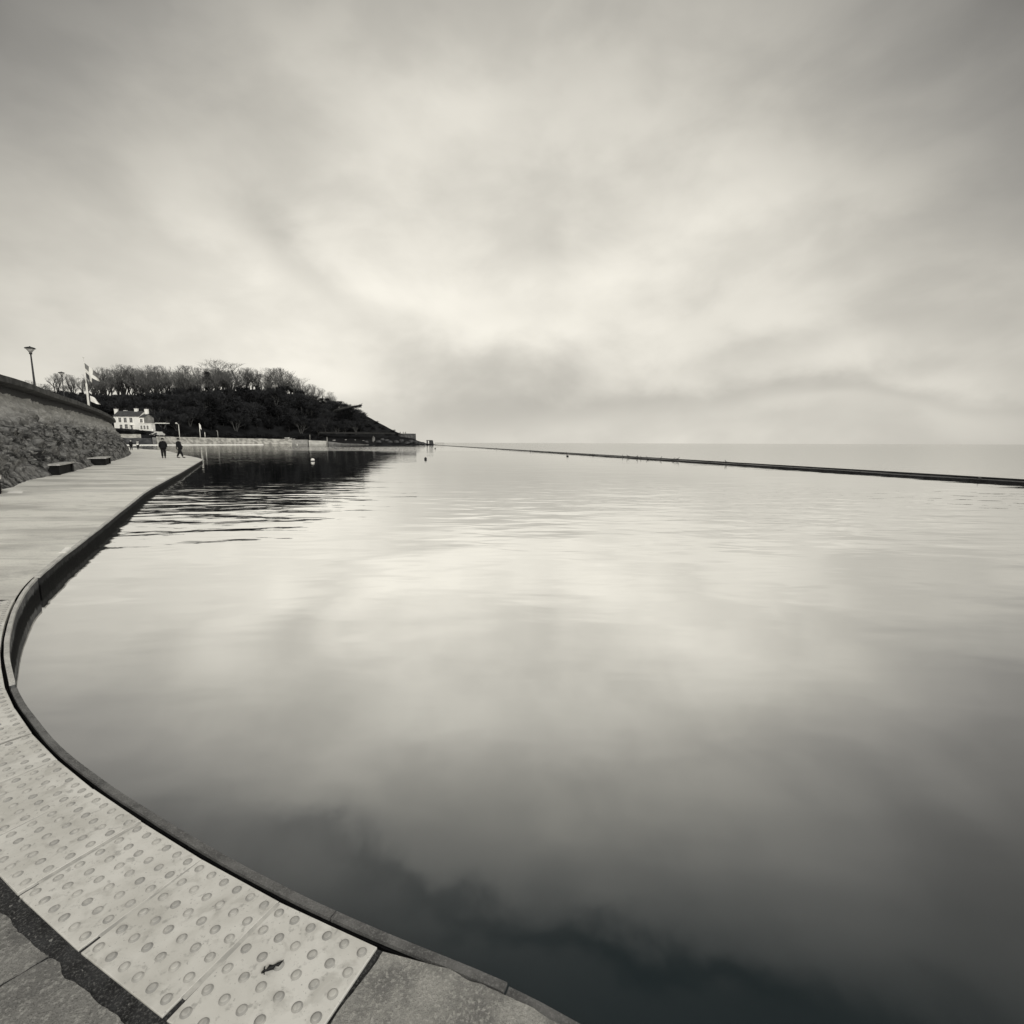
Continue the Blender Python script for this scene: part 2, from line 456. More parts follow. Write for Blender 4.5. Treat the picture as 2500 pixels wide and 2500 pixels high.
def bank_mat():
    """rough rubble facing with slanting courses"""
    m_, k, b, out = newmat('rubble_facing')
    tc = k.n('ShaderNodeTexCoord'); U = tc.outputs['UV']
    s0 = k.n('ShaderNodeSeparateXYZ'); k.link(U, s0.inputs[0])
    cs, sn = math.cos(R(40)), math.sin(R(40))
    ca = k.m('SUBTRACT', k.m('MULTIPLY', s0.outputs[0], cs), k.m('MULTIPLY', s0.outputs[1], sn))
    cb = k.m('ADD', k.m('MULTIPLY', s0.outputs[0], sn), k.m('MULTIPLY', s0.outputs[1], cs))
    sl = k.comb(k.m('MULTIPLY', ca, 1.1), k.m('MULTIPLY', cb, 2.8), 0.0)
    n1 = k.noise(sl, 1.0, 8, 0.68, 0.5)
    n2 = k.noise(sl, 3.2, 6, 0.7, 0.3)
    n3 = k.noise(U, 0.28, 4, 0.5)
    sp = k.n('ShaderNodeSeparateXYZ'); k.link(U, sp.inputs[0])
    hgt = k.m('ADD', sp.outputs[1], k.m('MULTIPLY', k.m('SUBTRACT', n3, 0.5), 2.2))
    c = k.mix(k.smooth(n1, 0.40, 0.60), g(0.022, -.3), g(0.22, .2))
    c = k.mix(k.m('MULTIPLY', k.smooth(n2, 0.52, 0.66), 0.8), c, g(0.40, .4))
    c = k.mix(k.m('MULTIPLY', k.smooth(k.noise(U, 9.0, 4, 0.7), 0.5, 0.7), 0.6), c, g(0.03, 0))
    pale = k.mix(k.smooth(n2, 0.35, 0.7), g(0.32, .4), g(0.50, .5))
    c = k.mix(k.smooth(hgt, 2.3, 3.5), c, pale)
    k.link(c, b.inputs['Base Color'])
    b.inputs['Roughness'].default_value = 0.9
    b.inputs['Specular IOR Level'].default_value = 0.2
    bp = k.n('ShaderNodeBump'); bp.inputs['Strength'].default_value = 0.8; bp.inputs['Distance'].default_value = 0.08
    k.link(k.m('ADD', n1, k.m('MULTIPLY', n2, 0.5)), bp.inputs['Height']); k.link(bp.outputs[0], b.inputs['Normal'])
    return m_
M['rubble'] = bank_mat()

def water_mat(name, near_amp, sea=False):
    m_ = bpy.data.materials.new(name); m_.use_nodes = True
    m_.node_tree.nodes.clear()
    k = NT(m_.node_tree)
    out = k.n('ShaderNodeOutputMaterial')
    geo = k.n('ShaderNodeNewGeometry'); P = geo.outputs['Position']
    sp = k.n('ShaderNodeSeparateXYZ'); k.link(P, sp.inputs[0])
    X, Y, Z = sp.outputs
    mp = k.n('ShaderNodeMapping'); k.link(P, mp.inputs[0])
    mp.inputs['Scale'].default_value = (0.45, 1.0, 1.0); mp.inputs['Rotation'].default_value = (0, 0, R(6))
    big = k.noise(mp.outputs[0], 0.55, 2, 0.4, 0.3)       # slow swell, metres across
    rip = k.noise(mp.outputs[0], 1.5, 2.5, 0.45, 0.2)     # ripples
    patch = k.noise(P, 0.06, 3, 0.5)
    bp = k.n('ShaderNodeBump'); bp.inputs['Strength'].default_value = 1.0; bp.inputs['Distance'].default_value = 1.0
    if sea:
        h = k.m('ADD', k.m('MULTIPLY', big, 0.05), k.m('MULTIPLY', rip, 0.03))
        rough = 0.12
    else:
        # ripples grow from the still corner by the steps towards open water, calm again under the far shore
        a_r = k.m('MULTIPLY', k.smooth(Y, 2.0, 12.0, 0.08, 1.0), k.m('ADD', k.smooth(Y, 12.0, 24.0, 0.66, 0.15), k.smooth(Y, 70.0, 110.0, 0.0, 0.35)))
        a_r = k.m('MULTIPLY', a_r, k.smooth(patch, 0.35, 0.62, 0.45, 1.25))
        band = k.m('MULTIPLY', k.smooth(Y, 92.0, 112.0), k.smooth(Y, 210.0, 170.0))
        lee = k.smooth(k.m('ADD', k.m('DIVIDE', X, k.m('MAXIMUM', Y, 1.0)), 0.0), -0.57, -0.42)
        a_r = k.m('ADD', a_r, k.m('MULTIPLY', k.m('MULTIPLY', band, lee), 1.6))
        h = k.m('ADD', k.m('MULTIPLY', k.m('MULTIPLY', big, 0.042), k.m('MULTIPLY', k.smooth(Y, 2.0, 9.0, 0.45, 1.0), k.smooth(Y, 12.0, 24.0, 1.0, 0.22))), k.m('MULTIPLY', k.m('MULTIPLY', rip, near_amp), a_r))
        rough = 0.035
    k.link(h, bp.inputs['Height'])
    lw = k.n('ShaderNodeLayerWeight'); lw.inputs[0].default_value = 0.5
    k.link(bp.outputs[0], lw.inputs['Normal'])
    fac = k.m('ADD', k.m('MULTIPLY', k.smooth(lw.outputs['Facing'], 0.08, 0.75), 0.85), 0.12, clamp=True)
    gl = k.n('ShaderNodeBsdfGlossy'); gl.inputs['Roughness'].default_value = rough
    gl.inputs['Color'].default_value = (0.94, 0.94, 0.93, 1) if sea else (0.98, 0.98, 0.97, 1)
    k.link(bp.outputs[0], gl.inputs['Normal'])
    df = k.n('ShaderNodeBsdfDiffuse'); df.inputs['Color'].default_value = (0.018, 0.029, 0.034, 1)
    mx = k.n('ShaderNodeMixShader'); k.link(fac, mx.inputs[0]); k.link(df.outputs[0], mx.inputs[1]); k.link(gl.outputs[0], mx.inputs[2])
    k.link(mx.outputs[0], out.inputs[0])
    return m_
M['lake'] = water_mat('lake_water', 0.072)
M['sea'] = water_mat('sea_water', 0.06, True)

# ------------------------------------------------------------------ plan lines of the place
WATER, SEA = -0.20, -0.50
# lake-side edge of the coping, from the far shoulder of the promenade round to the camera
far_px = [(323, 1093), (339, 1095), (356, 1097), (385, 1098.5), (410, 1101.5), (426, 1105), (447, 1110.5), (474, 1115.5), (489, 1119.5), (494.5, 1122.5),
          (489, 1126), (472, 1136), (441, 1154), (404, 1173.5), (361, 1198), (318, 1231), (283, 1258), (248, 1286.5), (215, 1311), (188, 1333), (161, 1352),
          (89, 1413), (60, 1449), (46, 1477), (34, 1507), (27, 1541), (22, 1574), (21.5, 1588), (24, 1605), (31, 1639), (40, 1681)]
slab_px = [(48, 1750), (93, 1811), (158, 1872), (197, 1900), (250, 1943), (364, 2018), (513, 2110), (699, 2210), (824, 2270), (935, 2322), (1084, 2378), (1219, 2432), (1345, 2483)]
GAP, KW = 0.021, 0.028
far_pts = [gp(*p) for p in far_px]
near_pts = [gp(*p) for p in slab_px]
nn = normals2d(near_pts)         # travelling towards the camera the lake is on the left
near_pts = [p + n_ * (GAP + KW) for p, n_ in zip(near_pts, nn)]
start = [far_pts[0] + Vector((-30, 22, 0)), far_pts[0] + Vector((-12, 10, 0))]
end = [Vector((0.26, 1.045, 0)), Vector((0.55, 0.93, 0)), Vector((1.0, 0.80, 0)), Vector((2.0, 0.68, 0)), Vector((4.0, 0.70, 0)), Vector((8.0, 1.1, 0)), Vector((14, 2.0, 0))]
edge = catmull(start + far_pts + near_pts + end, 0.2)
edge = smoothline(resample(edge, 0.10), 6)
edge_n = normals2d(edge)
def off(d, pts=None):
    return [p - n_ * d for p, n_ in zip(edge, edge_n)]
# foot of the sloping sea wall on the land side
base_px = [(5, 1196), (56.5, 1177.5), (99, 1166.5), (174, 1152), (224, 1138.5), (272, 1127), (309.5, 1115), (320, 1107)]
foot_pts = [gp(*p) for p in base_px]
T = foot_pts[-1]
foot_pts = [Vector((-12.5, -14, 0)), Vector((-13.0, -2, 0)), Vector((-13.6, 6, 0)), Vector((-14.9, 12, 0))] + foot_pts + [T + Vector((-5, 5.5, 0)), T + Vector((-13, 9, 0)), T + Vector((-26, 11, 0)), T + Vector((-45, 11, 0))]
foot = smoothline(resample(catmull(foot_pts, 0.5), 0.25), 6)

# ------------------------------------------------------------------ water
mb = MB(); mb.add([(-30000, -30000, SEA), (30000, -30000, SEA), (30000, 40000, SEA), (-30000, 40000, SEA)], [(0, 1, 2, 3)])
kind(mb.build('sea', M['sea']), 'structure')
# outer barrier wall line
W0 = gp(1060, 1087.2, WATER); W0 = Vector((-56.0, 352.0, WATER))
W1 = gp(2500, 1183, WATER)
wd = (W1 - W0).normalized(); W2 = W1 + wd * 60
mb = MB()
lake_poly = [W0, Vector((-150, 420, WATER)), Vector((-420, 420, WATER)), Vector((-420, -60, WATER)), Vector((W2.x, -60, WATER)), W2]
mb.add([(p.x, p.y, WATER) for p in lake_poly], [tuple(range(len(lake_poly)))])
kind(mb.build('lake_water', M['lake']), 'structure')

def sweep(pts, nrm, prof, name, mat, parent=None, closed=True, jitter=0.0, uv=False, smooth=False, caps=True):
    """prof: list of (offset to the right of travel, z)"""
    mb = MB(); n = len(prof); vs = []; fs = []
    for p, q in zip(pts, nrm):
        for o, z in prof:
            j = jitter * (noise.noise(Vector((p.x * 3, p.y * 3, z * 9 + o * 5))))
            vs.append((p.x - q.x * (o + j), p.y - q.y * (o + j), p.z + z + j * 0.5))
    for i in range(len(pts) - 1):
        for j in range(n if closed else n - 1):
            fs.append((i * n + j, i * n + (j + 1) % n, (i + 1) * n + (j + 1) % n, (i + 1) * n + j))
    if closed and caps:
        fs.append(tuple(range(n))); fs.append(tuple(reversed(range((len(pts) - 1) * n, len(pts) * n))))
    mb.add(vs, fs, 0, smooth)
    return mb.build(name, mat, parent)

# barrier wall: low concrete causeway with a small upstand on the sea side
bpts = resample([W0 - wd * 2, W2], 2.0)
bn = normals2d(bpts)
br = thing('barrier_wall', 'long thin dark barrier wall between the lake and the open sea', 'wall', W0)
br.location = (0, 0, 0)
sweep(bpts, bn, [(0.0, -0.6), (0.0, 0.085), (-0.95, 0.10), (-0.95, -0.6)], 'causeway', M['wet_stone'], br, jitter=0.10)
sweep(bpts, bn, [(-0.955, -0.6), (-0.955, 0.17), (-1.15, 0.17), (-1.15, -0.6)], 'upstand', M['wet_stone'], br, jitter=0.04)

# ------------------------------------------------------------------ promenade
def poly_sheet(outline, z, name, mat, thick=0.0, parent=None):
    mb = MB()
    vs = [Vector((p.x, p.y, z)) for p in outline]
    tri = geometry.tessellate_polygon([vs])
    fs = []
    for t in tri:
        a, b, c = (vs[i] for i in t)
        fs.append(t if (b - a).cross(c - a).z > 0 else tuple(reversed(t)))
    mb.add(vs, fs)
    if thick:
        n = len(vs)
        area = sum(vs[i].x * vs[(i + 1) % n].y - vs[(i + 1) % n].x * vs[i].y for i in range(n))
        low = [Vector((p.x, p.y, z - thick)) for p in vs]
        fs = [(i, n + i, n + (i + 1) % n, (i + 1) % n) if area > 0 else (i, (i + 1) % n, n + (i + 1) % n, n + i) for i in range(n)]
        mb.add(vs + low, fs)
    return mb.build(name, mat, parent)

inner = off(GAP + KW)                       # land-side edge of the gap behind the coping
i_end = min(range(len(edge)), key=lambda i: (edge[i] - gp(36, 1463)).length)       # far end of the blister paving
outline = off(KW + GAP) + [Vector((14, -16, 0)), Vector((-12.5, -16, 0))] + [p + Vector((-0.5, 0, 0)) for p in foot[1:]]
base_o = poly_sheet(outline, -0.008, 'ground', M['bedding'])
kind(base_o, 'structure')
# walkway surface beyond the blister paving
cut = inner[i_end]
wl = [p.copy() for p in inner[:i_end + 1]]
wl += [Vector((-9.0, cut.y + 0.05, 0)), Vector((-13.3, cut.y + 0.1, 0))]
fi = min(range(len(foot)), key=lambda i: abs(foot[i].y - cut.y))
wl += [p + Vector((-0.45, 0, 0)) for p in foot[fi:]]
kind(poly_sheet(wl, 0.0, 'promenade', M['walkway'], 0.007), 'structure')

# lake wall: coping strip and wet face
lw_ = thing('lake_wall', 'curving lake wall with thin pale coping along the promenade edge', 'wall')
def subline(a, b):
    return edge[a:b], edge_n[a:b]
i_dark = min(range(len(edge)), key=lambda i: (edge[i] - (gp(40, 1681))).length)
i_low = min(range(len(edge)), key=lambda i: (edge[i] - (gp(1228, 2420))).length)
i_joint = min(range(len(edge)), key=lambda i: (edge[i] - (gp(89, 1413))).length)
M['coping_pale'] = concrete('coping_pale', g(0.68, .5), g(0.44, .4), g(0.74, .5), 6.0, 0.5)
p_, n_ = subline(0, i_joint); sweep(p_, n_, [(0.0, -0.022), (0.0, 0.0), (0.05, 0.0), (0.05, -0.022)], 'coping', M['coping_pale'], lw_, jitter=0.006)
p_, n_ = subline(i_joint, i_dark); sweep(p_, n_, [(0.0, -0.022), (0.0, 0.004), (KW, 0.004), (KW, -0.022)], 'coping', M['coping_pale'], lw_, jitter=0.003)
# near coping: separate lengths with open joints
spans = [(i_dark + 1, None)]
joints = [i_dark] + [min(range(len(edge)), key=lambda i: (edge[i] - gp(*q)).length) for q in ((250, 1915), (828, 2250), (1228, 2420))]
for a, b in zip(joints, joints[1:] + [len(edge) - 1]):
    p_, n_ = subline(a, b + 1)
    lo = 0.0 if a < joints[-1] else -0.010
    p_ = [q.copy() for q in p_]; p_[0] = p_[0] + (p_[1] - p_[0]) * 0.06
    sweep(p_, n_, [(0.0, -0.014 + lo), (0.0, -0.003 + lo), (KW, -0.001 + lo), (KW, -0.014 + lo)], 'coping', M['kerb'], lw_, jitter=0.005)
sweep(edge[:i_joint], edge_n[:i_joint], [(0.006, -0.8), (0.006, -0.0215), (KW - .004, -0.0215), (KW - .004, -0.8)], 'wall_face', M['lake_wall_face'], lw_, jitter=0.008)
sweep(edge[i_joint:i_dark], edge_n[i_joint:i_dark], [(0.002, -0.8), (0.002, -0.0215), (KW - .004, -0.0215), (KW - .004, -0.8)], 'wall_face', M['lake_wall_pale'], lw_, jitter=0.006)
sweep(edge[i_dark:], edge_n[i_dark:], [(0.006, -0.8), (0.006, -0.052), (KW - .004, -0.052), (KW - .004, -0.8)], 'wall_face', M['lake_wall_face'], lw_, jitter=0.008)
sweep(edge, edge_n, [(KW - .0038, -0.8), (KW - .0038, -0.0235), (KW + .001, -0.0235), (KW + .001, -0.14), (KW + GAP + .03, -0.14), (KW + GAP + .03, -0.8)], 'wall_core', M['weed_shade'], lw_)  # near-black liner: shade inside the gap painted into its colour
sweep(edge[i_dark:joints[-1]], edge_n[i_dark:joints[-1]], [(0.008, -0.0515), (0.008, -0.0145), (KW - .002, -0.0145), (KW - .002, -0.0515)], 'coping_bed', M['weed_shade'], lw_)

# blister (tactile) paving laid slab by slab along the edge
i_E = min(range(len(edge)), key=lambda i: (inner[i] - gp(935, 2322)).length)
slab_line = [p for p in inner[i_end:i_E + 1]]
slab_line.reverse()
slab_len = sum((b - a).length for a, b in zip(slab_line, slab_line[1:]))
corners = resample(slab_line, slab_len / round(slab_len / 0.398) - 1e-5)
tm = MB()
SW, NB = 0.365, 6
slab_inner = []
for idx, (a, b) in enumerate(zip(corners, corners[1:])):
    d = (b - a); L = d.length; d.normalize()
    q = Vector((d.y, -d.x, 0))            # towards land?
    mid = (a + b) / 2
    ni = edge_n[min(range(len(edge)), key=lambda i: (edge[i] - mid).length)]
    if q.dot(ni) > 0: q = -q
    dz = rnd.uniform(-0.003, 0.003); tx = rnd.uniform(-0.004, 0.004)
    def S(u, v, h=0.0):                    # u along, v across from the water side
        return a + d * u + q * v + Vector((0, 0, h + dz + tx * (u / L - .5)))
    g0, g1 = 0.0018, L - 0.0018
    # slab body with chamfer
    ch = 0.002
    ring0 = [S(g0, 0, -0.035), S(g1, 0, -0.035), S(g1, SW, -0.035), S(g0, SW, -0.035)]
    ring1 = [S(g0, 0, -ch), S(g1, 0, -ch), S(g1, SW, -ch), S(g0, SW, -ch)]
    ring2 = [S(g0 + ch, ch, 0), S(g1 - ch, ch, 0), S(g1 - ch, SW - ch, 0), S(g0 + ch, SW - ch, 0)]
    if idx: tm.add([S(-.012, .006, -.0008), S(.012, .006, -.0008), S(.012, SW - .05, -.0008), S(-.016, SW - .05, -.0008)], [(3, 2, 1, 0) if d.cross(q).z < 0 else (0, 1, 2, 3)], 2)
    slab_inner.append((S(g0, SW), S(g1, SW)))
    flip = (ring2[1] - ring2[0]).cross(ring2[2] - ring2[1]).z < 0
    def fc(f): return tuple(reversed(f)) if flip else f
    fs = [fc((8, 9, 10, 11))]
    for k_ in range(4):
        n2 = (k_ + 1) % 4
        fs.append(fc((k_, n2, 4 + n2, 4 + k_))); fs.append(fc((4 + k_, 4 + n2, 8 + n2, 8 + k_)))
    tm.add(ring0 + ring1 + ring2, fs, 0)
    sp_u = L / NB; sp_v = SW / NB
    near = mid.length < 4.5
    ns = 16 if near else 8
    for i in range(NB):
        for j in range(NB):
            cu, cv = (i + .5) * sp_u, (j + .5) * sp_v
            wear = rnd.uniform(0.65, 1.0)
            r0 = 0.0128
            vs = []
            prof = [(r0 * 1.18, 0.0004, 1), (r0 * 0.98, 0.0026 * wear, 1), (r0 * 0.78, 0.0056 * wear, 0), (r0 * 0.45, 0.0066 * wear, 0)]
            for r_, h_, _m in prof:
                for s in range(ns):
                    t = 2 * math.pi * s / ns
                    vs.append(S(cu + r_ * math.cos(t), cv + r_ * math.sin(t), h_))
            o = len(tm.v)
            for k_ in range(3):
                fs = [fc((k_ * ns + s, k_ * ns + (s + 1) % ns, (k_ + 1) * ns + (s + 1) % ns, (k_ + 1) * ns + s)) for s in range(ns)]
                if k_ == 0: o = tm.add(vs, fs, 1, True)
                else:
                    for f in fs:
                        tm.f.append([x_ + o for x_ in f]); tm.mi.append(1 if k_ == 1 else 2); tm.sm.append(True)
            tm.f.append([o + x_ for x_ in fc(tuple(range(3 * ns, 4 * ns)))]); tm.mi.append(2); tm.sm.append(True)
kind(tm.build('blister_pavement', [M['tactile'], M['tactile_grime_shade'], M['tactile_top']]), 'structure')

# rough paving inland of the dark joint, two bays split by a crack
def ragged(pts, step, amp, seed):
    out = []
    for i, p in enumerate(resample(pts, step)):
        v = noise.noise(Vector((p.x * 14 + seed, p.y * 14, 3.0))) + 0.5 * noise.noise(Vector((p.x * 45 + seed, p.y * 45, 9.0)))
        w = noise.noise(Vector((p.x * 14, p.y * 14 + seed, 7.0)))
        out.append(p + Vector((v, w, 0)) * amp)
    return out
inner_line = [s for pr in slab_inner for s in pr]      # from the near end to the far end, land side of the slabs
land = [p for p in inner_line]
ln = normals2d(land)
sgn = 1 if ln[3].dot(Vector((-1, -1, 0))) > 0 else -1
land = [p + q * sgn * 0.052 for p, q in zip(land, ln)]
land = resample(land, 0.03)
crack_a, crack_b = gp(160, 2308), gp(0, 2402)
ci = min(range(len(land)), key=lambda i: (land[i] - crack_a).length)
cdir = (crack_b - crack_a).normalized()
Eo, Ei = gp(935, 2322), gp(800, 2500)
edir = (Ei - Eo).normalized()
near_line = land[:ci + 1]
crack_line = [land[ci], land[ci] + cdir * 3.0]
nb = ragged(near_line, 0.012, 0.016, 2.0) + ragged(crack_line, 0.015, 0.010, 5.0)
nb += [Vector((-3.5, -2.5, 0)), near_line[0] + edir * 2.5, near_line[0] + edir * 0.05]
kind(poly_sheet(nb, -0.002, 'pavement', M['paving'], 0.03), 'structure')
crack2 = [p + Vector((-cdir.y, cdir.x, 0)) * (-0.012 if Vector((-cdir.y, cdir.x, 0)).y < 0 else 0.012) for p in crack_line]
far_line = land[ci + 1:]
fb = ragged(list(reversed(crack2)), 0.015, 0.010, 8.0) + ragged(far_line, 0.012, 0.016, 2.0)
fb += [Vector((-9.0, cut.y - 0.03, 0)), Vector((-13.3, cut.y - 0.02, 0)), Vector((-13.0, -2.0, 0)), Vector((-5.0, -2.0, 0))]
kind(poly_sheet(fb, -0.006, 'pavement', M['paving'], 0.028), 'structure')
# plain concrete beyond the end of the blister paving
ap_edge = [p for p in off(KW + 0.008)[i_E + 2:]]
sidel = [Eo + (Ei - Eo).normalized() * 2.2, Eo]
side = Vector((-edir.y, edir.x, 0))
if side.x < 0: side = -side
ap = ragged([p + side * 0.004 for p in sidel], 0.012, 0.005, 11.0) + ragged(ap_edge, 0.012, 0.009, 4.0)
ap += [Vector((14, -2, 0)), Vector((0.5, -2, 0))]
kind(poly_sheet(ap, 0.003, 'pavement', M['apron'], 0.038), 'structure')

# grit lying in the dark joint
gm = MB()
for i in range(260):
    p = land[rnd.randrange(0, min(len(land), 60))] + Vector((rnd.uniform(-.03, .06), rnd.uniform(-.03, .06), -0.008))
    s = rnd.uniform(0.002, 0.006)
    vs = [p + Vector((rnd.uniform(-1, 1), rnd.uniform(-1, 1), rnd.uniform(-.3, 1))) * s for _ in range(4)]
    gm.add(vs, [(0, 1, 2), (0, 3, 1), (1, 3, 2), (0, 2, 3)])
kind(gm.build('gravel', mottled('grit', g(.22, .3), g(.08, .3), 60)), 'stuff')

# scrap of dried seaweed on the slabs
sc0, sc1 = gp(639, 2372, 0.008), gp(693, 2351, 0.008)
dv = sc1 - sc0; sd_ = Vector((-dv.y, dv.x, 0)).normalized()
mb = MB()
spine = [sc0 + dv * t + sd_ * o for t, o in ((0, -.004), (.10, .000), (.22, -.002), (.36, .003), (.50, .000), (.62, .004), (.74, .002), (.86, .005), (1.0, .010))]
mb.tube(spine, [.003, .0035, .003, .0075, .006, .0025, .0055, .003, .0008], 6)
mb.tube([spine[1], spine[1] + sd_ * .010 + dv * .02, spine[1] + sd_ * .013 + dv * .05], [.0025, .002, .001], 5)
mb.tube([spine[1], spine[1] - sd_ * .012 + dv * .02], [.003, .001], 5)
mb.tube([spine[4], spine[4] - sd_ * .008 + dv * .03], [.004, .001], 5)
tag(mb.build('seaweed', M['weed_shade']), 'black scrap of dried seaweed lying on the pale blister paving', 'seaweed')

# pale covers let into the promenade
def cover(pxs, label):
    ps = [gp(*q, 0.0) for q in pxs]
    c = sum(ps, Vector()) / 4
    t = thing('access_cover', label, 'cover', c, group='pale covers in the promenade')
    mb = MB(); lo = [p - c + Vector((0, 0, -0.01)) for p in ps]; hi = [p - c + Vector((0, 0, 0.006)) for p in ps]
    mb.add(lo + hi, [(4, 5, 6, 7), (0, 1, 5, 4), (1, 2, 6, 5), (2, 3, 7, 6), (3, 0, 4, 7)])
    mb.build('lid', M['white_paint'], t)
    mb = MB()
    for i in range(4):
        a, b = ps[i] - c, ps[(i + 1) % 4] - c
        mb.tube([a + Vector((0, 0, .002)), b + Vector((0, 0, .002))], 0.012, 4, smooth=False)
    mb.build('frame', M['white_metal'], t)
cover([(145, 1350), (159, 1350), (172, 1338.5), (158, 1338.5)], 'pale rectangular cover in the promenade beside the coping, nearest the blister paving')
cover([(378, 1170), (400, 1170), (404, 1167), (384, 1167)], 'small pale cover on the promenade near the coping before the two dark walkers')
cover([(17, 1204), (52, 1204), (56, 1200.5), (22, 1200.5)], 'pale strip cover on the promenade by the foot of the sloping wall')

# ------------------------------------------------------------------ sloping sea wall on the left
def sea_wall():
    root = thing('sea_wall', 'tall sloping rubble sea wall with overhanging dark coping beside the promenade', 'wall')
    line = resample(foot, 0.16); nrm = normals2d(line)          # travelling away from the camera, land on the left
    H, BAT = 3.62, 1.75
    rows = 56
    mb = MB(); vs = []; fs = []; uv = []
    s = 0.0
    for i, (p, q) in enumerate(zip(line, nrm)):
        if i: s += (p - line[i - 1]).length
        for j in range(rows + 1):
            t = j / rows
            z = t * H - 0.03
            o = BAT * (t ** 0.92)
            a, b = s, t * (H * H + BAT * BAT) ** .5
            # slanting ribs of stone
            ca, cb = a * math.cos(R(40)) - b * math.sin(R(40)), a * math.sin(R(40)) + b * math.cos(R(40))
            nz = noise.fractal(Vector((ca * 1.1, cb * 3.0, 1.3)), 0.62, 2.1, 6) * 0.34 + noise.noise(Vector((a * .35, b * .5, 4.4))) * .12
            amp = 0.55 + 0.45 * (1 - sstep(t, 0.6, 0.95))
            amp *= 0.25 + 0.75 * sstep(t, 0.0, 0.25)
            dn = nz * amp
            vs.append((p.x + q.x * (o - dn * .9), p.y + q.y * (o - dn * .9), z + dn * .4)); uv.append((a, b))
    n = rows + 1
    for i in range(len(line) - 1):
        for j in range(rows):
            fs.append((i * n + j, i * n + j + 1, (i + 1) * n + j + 1, (i + 1) * n + j))
    mb.add(vs, fs, 0, True)
    ob = mb.build('rubble_face', M['rubble'], root)
    ul = ob.data.uv_layers.new(name='UVMap')
    for lp in ob.data.loops: ul.data[lp.index].uv = uv[lp.vertex_index]
    # recess under the coping, then the coping itself
    l2 = resample(foot, 0.5); n2 = normals2d(l2)
    def sw(prof, name, mat, jit=0.0):
        return sweep(l2, n2, [(-o, z) for o, z in prof], name, mat, root, jitter=jit)
    sw([(BAT + .22, H - .45), (BAT + .22, H + .37), (BAT + .8, H + .37), (BAT + .8, H - .45)], 'neck', M['weed_shade'])  # near-black: shadow under the overhanging coping put into the neck's colour
    sw([(BAT - .50, H + .371), (BAT - .52, H + .39), (BAT - .52, H + .64), (BAT - .48, H + .665), (BAT + .55, H + .67), (BAT + .55, H + .371)], 'coping', M['coping'], 0.012)
    return l2, n2, H, BAT
wl_, wn_, WH, WB = sea_wall()
# raised esplanade behind the wall
up = [p + q * (WB + 0.5) for p, q in zip(wl_, wn_)]
upo = up + [Vector((-140, 74, 0)), Vector((-140, -14, 0))]
kind(poly_sheet(upo, WH + 0.05, 'esplanade', M['grey_render']), 'structure')

# ------------------------------------------------------------------ benches let into the wall foot
def bench(px_front, px_rear, depth, label):
    a, b = gp(*px_front), gp(*px_rear)
    d = (b - a); L = d.length; ang = math.atan2(d.y, d.x)
    t = thing('bench', label, 'bench', a, ang, group='block benches along the foot of the sea wall')
    mb = MB(); mb.box(-0.05, L + .05, -0.04, depth, 0.425, 0.49); mb.build('seat', M['bench_top'], t)
    mb = MB(); mb.box(0.0, 0.32, 0.0, depth, -0.01, 0.4245); mb.build('leg', M['bench_dark'], t)
    mb = MB(); mb.box(L - 0.32, L, 0.0, depth, -0.01, 0.4245); mb.build('leg', M['bench_dark'], t)
    mb = MB(); mb.box(0.33, L - .33, 0.06, 0.16, -0.01, 0.4245); mb.build('front_panel', M['bench_dark'], t)
bench((146, 1160), (181, 1151), 1.1, 'dark block bench with pale top, middle one of three along the sea wall')
bench((259, 1136), (271, 1131.3), 1.5, 'farthest block bench against the sea wall, nearest the walkers')
bench((2.5, 1206), (4, 1200), 1.1, 'dark bench cut by the left edge of the view at the wall foot')

# ------------------------------------------------------------------ lamps and flag on the esplanade
def lamp(px, y_top, Y, label):
    top = at(px, y_top, Y)
    z0 = WH + 0.05
    h = top.z - z0
    t = thing('street_lamp', label, 'street lamp', (top.x, Y, z0), group='street lamps on the esplanade')
    mb = MB(); mb.lathe([(.14, 0), (.14, .5), (.10, .62), (.085, .7), (.07, 2.0), (.045, h - .60)], 12); mb.build('pole', M['dark_metal'], t)
    mb = MB(); mb.lathe([(.05, h - .61), (.09, h - .57), (.10, h - .50), (.07, h - .48)], 12); mb.build('collar', M['dark_metal'], t)
    mb = MB(); mb.lathe([(.08, h - .475), (.15, h - .36), (.27, h - .19)], 14); mb.build('lantern', M['lamp_glass'], t)
    mb = MB(); mb.lathe([(.31, h - .187), (.34, h - .165), (.28, h - .11), (.17, h - .07), (.07, h - .05), (.04, h - .02), (.02, h)], 14); mb.build('cap', M['dark_metal'], t)
    return t, h
lamp(72.5, 845, 38.0, 'tall dark street lamp with flared lantern above the sea wall, nearer of two')
t2, h2 = lamp(149.5, 907, 62.0, 'farther dark street lamp carrying a small white plate, between near lamp and flagpole')
mb = MB(); mb.box(.1, .75, -.03, .03, h2 - 5.3, h2 - 4.6); mb.build('plate', M['white_paint'], t2)

